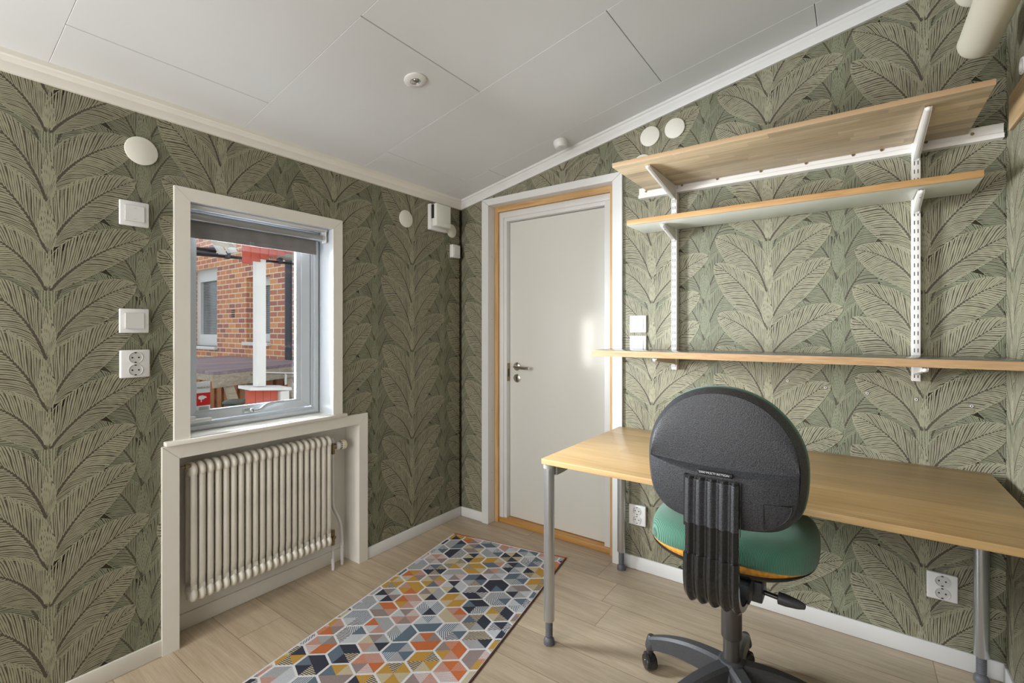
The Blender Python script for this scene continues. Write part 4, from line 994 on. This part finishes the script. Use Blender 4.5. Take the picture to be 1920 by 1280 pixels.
for k in range(5):
    a_ = R(164 - 72 * k); dx, dy = math.cos(a_), math.sin(a_); px, py = -dy, dx
    bm = nb(); NP = 14; rg = []
    for i in range(NP):
        t = i / (NP - 1); r_ = 0.025 + t * 0.270
        zt = 0.198 - 0.012 * t - 0.062 * t ** 2.2; th = 0.075 * (1 - t) + 0.046 * t; wd = 0.026 * (1 - t) + 0.0165 * t
        zb = zt - th
        c = [(-wd * 0.62, zt), (wd * 0.62, zt), (wd, zt - 0.008), (wd * 0.9, zb), (-wd * 0.9, zb), (-wd, zt - 0.008)]
        rg.append([bm.verts.new((KX + dx * r_ + px * u, KY + dy * r_ + py * u, z)) for u, z in c])
    for p, q in zip(rg, rg[1:]):
        for i in range(6): bm.faces.new((p[i], p[(i + 1) % 6], q[(i + 1) % 6], q[i]))
    bm.faces.new(rg[0]); bm.faces.new(rg[-1]); bmesh.ops.recalc_face_normals(bm, faces=bm.faces)
    lathe(bm, (KX + dx * 0.296, KY + dy * 0.296, 0.126), (0, 0, -1), [(0, 0.010), (0.004, 0.0135), (0.030, 0.0205), (0.040, 0.0215), (0.046, 0.0195)], 20)
    arm = fin('leg', bm, M_base, ch, smooth=30)
    bm = nb(); cx_, cy_ = KX + dx * 0.302, KY + dy * 0.302
    ax = Vector((math.cos(a_ + 1.05), math.sin(a_ + 1.05), 0)); cc = Vector((cx_, cy_, 0.0275))
    for s_ in (-1, 1): lathe(bm, cc + ax * (0.0035 * s_), ax * s_, [(0, 0.0270), (0.012, 0.0270), (0.0155, 0.0245), (0.0165, 0.012), (0.0175, 0.011)], 28)
    # hood over the two wheels
    sd_ = Vector((-ax.y, ax.x, 0)); prof_ = []
    for k_ in range(11):
        t_ = R(-25 + 23 * k_); prof_.append(cc + sd_ * (0.0295 * math.cos(t_)) + Vector((0, 0, 0.0325 * math.sin(t_) + 0.002)))
    prism(bm, [p_ - ax * 0.0125 for p_ in prof_], ax * 0.025)
    cyl(bm, (cx_, cy_, 0.088), (cx_, cy_, 0.050), 0.0125, 14)
    fin('caster', bm, M_band, arm, smooth=40)

# ------------------------------------------------------------------ rug
RA = R(-10.0)                    # rug turned slightly against the wall
rO = Vector((0.158, -0.232, 0)); ex = Vector((math.cos(R(10.2)), math.sin(R(10.2)), 0)); ey = Vector((math.sin(R(9.9)), -math.cos(R(9.9)), 0))
RW, RL, RT = 0.712, 1.85, 0.0065
bm = nb()
def RP(u, v, z): q = rO + ex * u + ey * v; return (q.x, q.y, z)
prism(bm, [RP(0.008, 0.008, 0.0006), RP(RW - 0.006, 0.008, 0.0006), RP(RW - 0.006, RL, 0.0006), RP(0.008, RL, 0.0006)], (0, 0, RT - 0.0006), 0)
def clipu(poly, lo, hi, ax):
    for sgn, lim in ((1, lo), (-1, -hi)):
        out = []
        for i in range(len(poly)):
            a_, b_ = poly[i], poly[(i + 1) % len(poly)]; da, db = a_[ax] * sgn - lim, b_[ax] * sgn - lim
            if da >= 0: out.append(a_)
            if (da >= 0) != (db >= 0):
                t = da / (da - db); out.append((a_[0] + (b_[0] - a_[0]) * t, a_[1] + (b_[1] - a_[1]) * t))
        poly = out
        if not poly: break
    return poly
HP = 0.118; HR = HP / math.sqrt(3) * 0.94; rowp = HP * 0.866 * 0.94
rr = random.Random(3)
fams = [[0, 0, 2, 12, 9, 0, 1], [1, 2, 8, 10, 2, 1, 14], [4, 3, 5, 13, 11, 7, 4], [5, 6, 0, 12, 6, 5], [3, 7, 8, 11, 2, 4], [1, 0, 8, 9, 10, 14], [5, 4, 3, 7, 6, 1], [2, 3, 6, 8, 7, 0]]
for row in range(-1, int(RL / rowp) + 2):
    for c in range(-1, 8):
        cu = c * HP + (HP / 2 if row % 2 else 0) + 0.03; cv = row * rowp + 0.03
        fam = rr.choice(fams)
        vs = []
        for k in range(6):
            t = math.pi / 6 + k * math.pi / 3; vs.append((cu + math.cos(t) * (HP / math.sqrt(3)) * 0.915, cv + math.sin(t) * HR * 0.925))
        for k in range(6):
            tri = [(cu, cv), vs[k], vs[(k + 1) % 6]]; mi = 1 + rr.choice(fam)
            tri = clipu(tri, 0.010, RW - 0.008, 0)
            if len(tri) > 2: tri = clipu(tri, 0.018, RL - 0.01, 1)
            if len(tri) < 3: continue
            f = bm.faces.new([bm.verts.new(RP(u, v, RT + 0.0003)) for u, v in tri]); f.normal_update()
            if f.normal.z < 0: f.normal_flip()
            f.material_index = mi
ne, nsd = len(YM) + 1, len(YM) + 2
tube(bm, [RP(0.0, 0.008, 0.0045), RP(RW, 0.008, 0.0045)], 0.0055, 8, ne, 1.6, 0.75)
tube(bm, [RP(RW - 0.004, 0.004, 0.004), RP(RW - 0.004, RL, 0.004)], 0.0045, 8, nsd); tube(bm, [RP(0.004, 0.004, 0.004), RP(0.004, RL, 0.004)], 0.0045, 8, 0)
fin('rug', bm, [Y_w] + YM + [Y_edge, Y_side], smooth=0, label='woven rug with colourful hexagon and triangle pattern on the floor', category='rug')

# ------------------------------------------------------------------ outside the window
bm = nb(); box(bm, (-14, -6, -0.35), (-0.262, 9, -0.25)); fin('paved_ground', bm, M_ground, smooth=0, **S)
house = thing('brick_house', (-6, 1.0, -0.25), 'red brick house wall with white windows seen through the room window', 'house')
yb = 1.0
def HB(bm, x0, x1, z0, z1, y0=None, y1=None, mi=0, bev=0): box(bm, (x0, yb if y0 is None else y0, z0), (x1, yb + 0.25 if y1 is None else y1, z1), mi, bev)
bm = nb(); wz0, wz1 = 0.99, 2.26
HB(bm, -10, -7.15, -0.25, 3.8); HB(bm, -7.15, -6.106, -0.25, 0.97); HB(bm, -7.15, -6.106, 2.243, 3.8); HB(bm, -6.106, -5.13, -0.25, 3.8)
HB(bm, -5.13, -4.45, -0.25, 1.06); HB(bm, -5.13, -4.45, 2.0, 3.8); HB(bm, -4.45, -4.02, -0.25, 3.8)
fin('brick_wall', bm, M_brick, house, smooth=0)
def hwin(x0, x1, z0, z1, fr):
    bm = nb(); boards(bm, 'y', (x0, z0), (x1, z1), (x0 + fr, z0 + fr * 1.4), (x1 - fr, z1 - fr * 1.4), yb + 0.11, yb + 0.18); f_ = fin('window_frame', bm, M_ext, house)
    bm = nb(); box(bm, (x0, yb + 0.16, z0), (x1, yb + 0.17, z1)); fin('pane', bm, M_glassd, f_, smooth=0)
    bm = nb(); z = z0 + fr * 1.4
    while z < z1 - fr: box(bm, (x0 + fr, yb + 0.152, z), (x1 - fr, yb + 0.158, z + 0.006)); z += 0.028
    fin('blind_slats', bm, M_blindw, f_, smooth=0)
    bm = nb(); box(bm, (x0 - 0.05, yb - 0.05, z0 - 0.05), (x1 + 0.02, yb + 0.12, z0 + 0.0), 0, 0.004); fin('window_ledge', bm, M_ext, f_)
hwin(-7.15, -6.106, 0.97, 2.243, 0.135); hwin(-5.13, -4.45, 1.06, 2.0, 0.085)
bm = nb()
for k in range(4): box(bm, (-5.60, yb - 0.006, 1.43 + 0.032 * k), (-5.50, yb + 0.002, 1.448 + 0.032 * k))
fin('vent_grille', bm, M_blk, house)
bm = nb(); cyl(bm, (-3.97, yb + 0.0, -0.25), (-3.97, yb + 0.0, 2.6), 0.045, 16); fin('downpipe', bm, M_gut, house)
bm = nb(); box(bm, (-4.02, yb + 0.25, -0.25), (-3.9, yb + 0.35, 3.8)); fin('corner_trim', bm, M_plum, house)
bm = nb(); box(bm, (-6.5, 3.2, -0.25), (-1.0, 3.4, 3.6)); fin('rendered_annex_wall', bm, M_lav, smooth=0, label='lavender grey rendered wall at the right edge of the window view', category='wall')
# porch
po = thing('porch', (-1.66, -0.5, -0.25), 'white porch post on a red boarded half wall outside the window', 'porch')
bm = nb(); box(bm, (-1.692, -0.538, 0.795), (-1.626, -0.470, 1.90)); fin('post', bm, M_ext, po, smooth=0)
bm = nb(); prism(bm, [(-1.60, -0.600, 0.772), (-1.60, -0.275, 0.742), (-1.80, -0.275, 0.745), (-1.80, -0.600, 0.775)], (0, 0, 0.024)); fin('cap_board', bm, M_ext, po)
bm = nb()
for k in range(4): box(bm, (-1.68, -0.600 + k * 0.058, -0.25), (-1.64, -0.545 + k * 0.058, 0.768 - 0.004 * k))
fin('half_wall_board', bm, M_red, po)
bm = nb(); box(bm, (-1.68, -0.355, -0.25), (-1.62, -0.285, 0.74)); fin('newel', bm, M_ext, po)
bm = nb()
for k in range(9):
    y0 = -0.652 + k * 0.066; za = 1.735 + (y0 + 0.652) * 0.36; tp = 1.90 if k else 1.83
    box(bm, (-1.622, y0, za), (-1.600, y0 + 0.061, 2.1))
    if k: box(bm, (-1.600, y0 - 0.010, za), (-1.590, y0 + 0.006, 2.1))
fin('gable_board', bm, M_red, po)
bm = nb(); prism(bm, [(-1.70, -0.66, 1.86), (-1.70, -0.90, 2.10), (-2.35, -0.90, 2.14), (-2.35, -0.48, 1.96)], (0, 0, 0.03)); prism(bm, [(-1.95, -0.80, 1.985), (-1.95, -0.80, 2.25), (-1.95, -0.50, 2.25), (-1.95, -0.555, 1.94), (-1.95, -0.60, 1.895), (-1.95, -0.70, 1.905)], (-0.03, 0, 0)); fin('soffit', bm, M_soff, po)
bm = nb(); prism(bm, [(-2.2, 0.0, 2.02), (-2.58, 0.0, 2.02), (-2.58, 0.0, 1.955), (-2.56, 0, 1.955)], (0, 1.2, 0)); prism(bm, [(-2.20, -0.10, 2.00), (-2.20, 1.6, 2.06), (-2.60, 1.6, 1.98), (-2.60, -0.10, 1.94)], (0, 0, 0.02)); fin('soffit_panel', bm, M_soff, po)
bm = nb(); prism(bm, [(-2.40, -0.56, 2.16), (-2.40, -0.50, 2.16), (-2.40, -0.36, 1.925), (-2.40, -0.42, 1.915)], (0.06, 0, 0)); prism(bm, [(-2.46, -0.62, 2.16), (-2.46, -0.57, 2.16), (-2.46, -0.42, 1.905), (-2.46, -0.47, 1.905)], (0.05, 0, 0)); fin('bargeboard', bm, M_ext, po)
bm = nb(); tube(bm, [(-2.60, -0.75, 1.912), (-2.60, 1.2, 1.925)], 0.028, 12); cyl(bm, (-2.56, 0.12, 1.93), (-2.56, 0.15, 1.93), 0.035, 10); cyl(bm, (-2.56, -0.37, 1.92), (-2.56, -0.34, 1.92), 0.035, 10)
tube(bm, [(-2.66, -0.75, 1.962), (-2.66, -0.42, 1.962)], 0.035, 12); fin('gutter', bm, M_gut, po)
# big outdoor table
ot = thing('outdoor_table', (-3.4, 0.2, -0.25), 'large weathered wooden plank table outside behind the white post', 'table')
A = Vector((-2.628, -0.445, 0)); B = Vector((-3.25, 1.00, 0)); dN = (B - A).normalized(); dW = Vector((-0.999, 0.03, 0))
bm = nb(); Wd = 2.35
q = [A, A + dN * 1.42, A + dN * 1.42 + dW * Wd, A + dW * Wd]; prism(bm, [(p.x, p.y, 0.82) for p in q], (0, 0, 0.03)); fin('table_top', bm, M_tabw, ot)
bm = nb(); q = [A - dW * 0.005, A + dN * 1.42 - dW * 0.005, A + dN * 1.42 + dW * 0.03, A + dW * 0.03]; prism(bm, [(p.x, p.y, 0.70) for p in q], (0, 0, 0.119))
q = [A - dN * 0.005, A + dN * 0.03, A + dN * 0.03 + dW * Wd, A + dW * Wd - dN * 0.005]; prism(bm, [(p.x, p.y, 0.76) for p in q], (0, 0, 0.059)); fin('apron', bm, M_tabe, ot)
for f0 in (0.12, 0.95):
    bm = nb(); b0 = A + dN * f0 + dW * 0.06
    prism(bm, [(b0.x, b0.y, 0.82), (b0.x, b0.y + 0.07, 0.82), (b0.x, b0.y + 0.42, -0.25), (b0.x, b0.y + 0.33, -0.25)], (-0.06, 0, 0)); fin('leg', bm, M_tabe, ot)
    bm = nb(); b0 = A + dN * (f0 - 0.02) + dW * 0.9
    prism(bm, [(b0.x, b0.y, 0.82), (b0.x, b0.y + 0.09, 0.82), (b0.x, b0.y + 0.09, -0.25), (b0.x, b0.y, -0.25)], (-0.06, 0, 0)); fin('leg', bm, M_tabe, ot)
bm = nb(); box(bm, (-3.15, 0.35, 0.48), (-3.10, 0.80, 0.56)); fin('stretcher', bm, M_tabe, ot)
# fence: each board a part
fe = thing('fence', (-6, 0.75, -0.25), 'brown stained board fence in the shade below the outdoor table', 'fence')
bm = nb(); x = -8.4; k = 0
while x < -2.95:
    box(bm, (x, 0.90 + 0.03 * (k % 2), -0.25), (x + 0.125, 0.925 + 0.03 * (k % 2), 0.68)); x += 0.128; k += 1
fin('fence_board', bm, M_fence, fe)
# bicycle
bi = thing('bicycle', (-2.2, -0.2, -0.25), 'red bicycle with dark saddle parked beside the outdoor table', 'bicycle')
bd_ = Vector((-0.42, 0.90, 0)).normalized(); bo = Vector((-2.10, -0.50, -0.25))
def BP(u, z): q = bo + bd_ * u; return (q.x, q.y, -0.25 + z)
bm = nb(); tube(bm, [BP(0.06, 0.80), BP(0.14, 0.35)], 0.016, 10); tube(bm, [BP(0.14, 0.35), BP(0.62, 0.42), BP(0.66, 0.84)], 0.018, 10); tube(bm, [BP(0.08, 0.70), BP(0.20, 0.74), BP(0.64, 0.90)], 0.022, 10); tube(bm, [BP(0.12, 0.35), BP(-0.30, 0.33)], 0.012, 8); tube(bm, [BP(0.66, 0.95), BP(0.80, 0.33)], 0.014, 8)
fin('bicycle_frame', bm, plain('red_bicycle_enamel', (0.42, 0.06, 0.04), 0.3, 0.2), bi)
bm = nb(); ellipsoid(bm, BP(0.0, 0.875), (0.085, 0.085, 0.03)); ellipsoid(bm, BP(0.12, 0.87), (0.045, 0.10, 0.022)); fin('saddle', bm, M_bgreen, bi)
for u in (-0.30, 0.80):
    bm = nb(); c = Vector(BP(u, 0.33)); pts = [c + bd_ * (0.315 * math.cos(t)) + Vector((0, 0, 0.315 * math.sin(t))) for t in [2 * math.pi * i / 36 for i in range(37)]]; tube(bm, pts, 0.014, 8)
    for i in range(12): t = math.pi * i / 6; tube(bm, [c, c + bd_ * (0.31 * math.cos(t)) + Vector((0, 0, 0.31 * math.sin(t)))], 0.0015, 4)
    fin('wheel', bm, M_grey, bi)
side = Vector((-bd_.y, bd_.x, 0)); hb = Vector(BP(0.66, 1.06))
bm = nb(); tube(bm, smooth_path([hb - side * 0.27 - bd_ * 0.14, hb - side * 0.24, hb, hb + side * 0.24, hb + side * 0.27 - bd_ * 0.14], 5), 0.011, 10); tube(bm, [BP(0.66, 0.9), hb], 0.012, 8); fin('handlebar', bm, M_chr, bi)
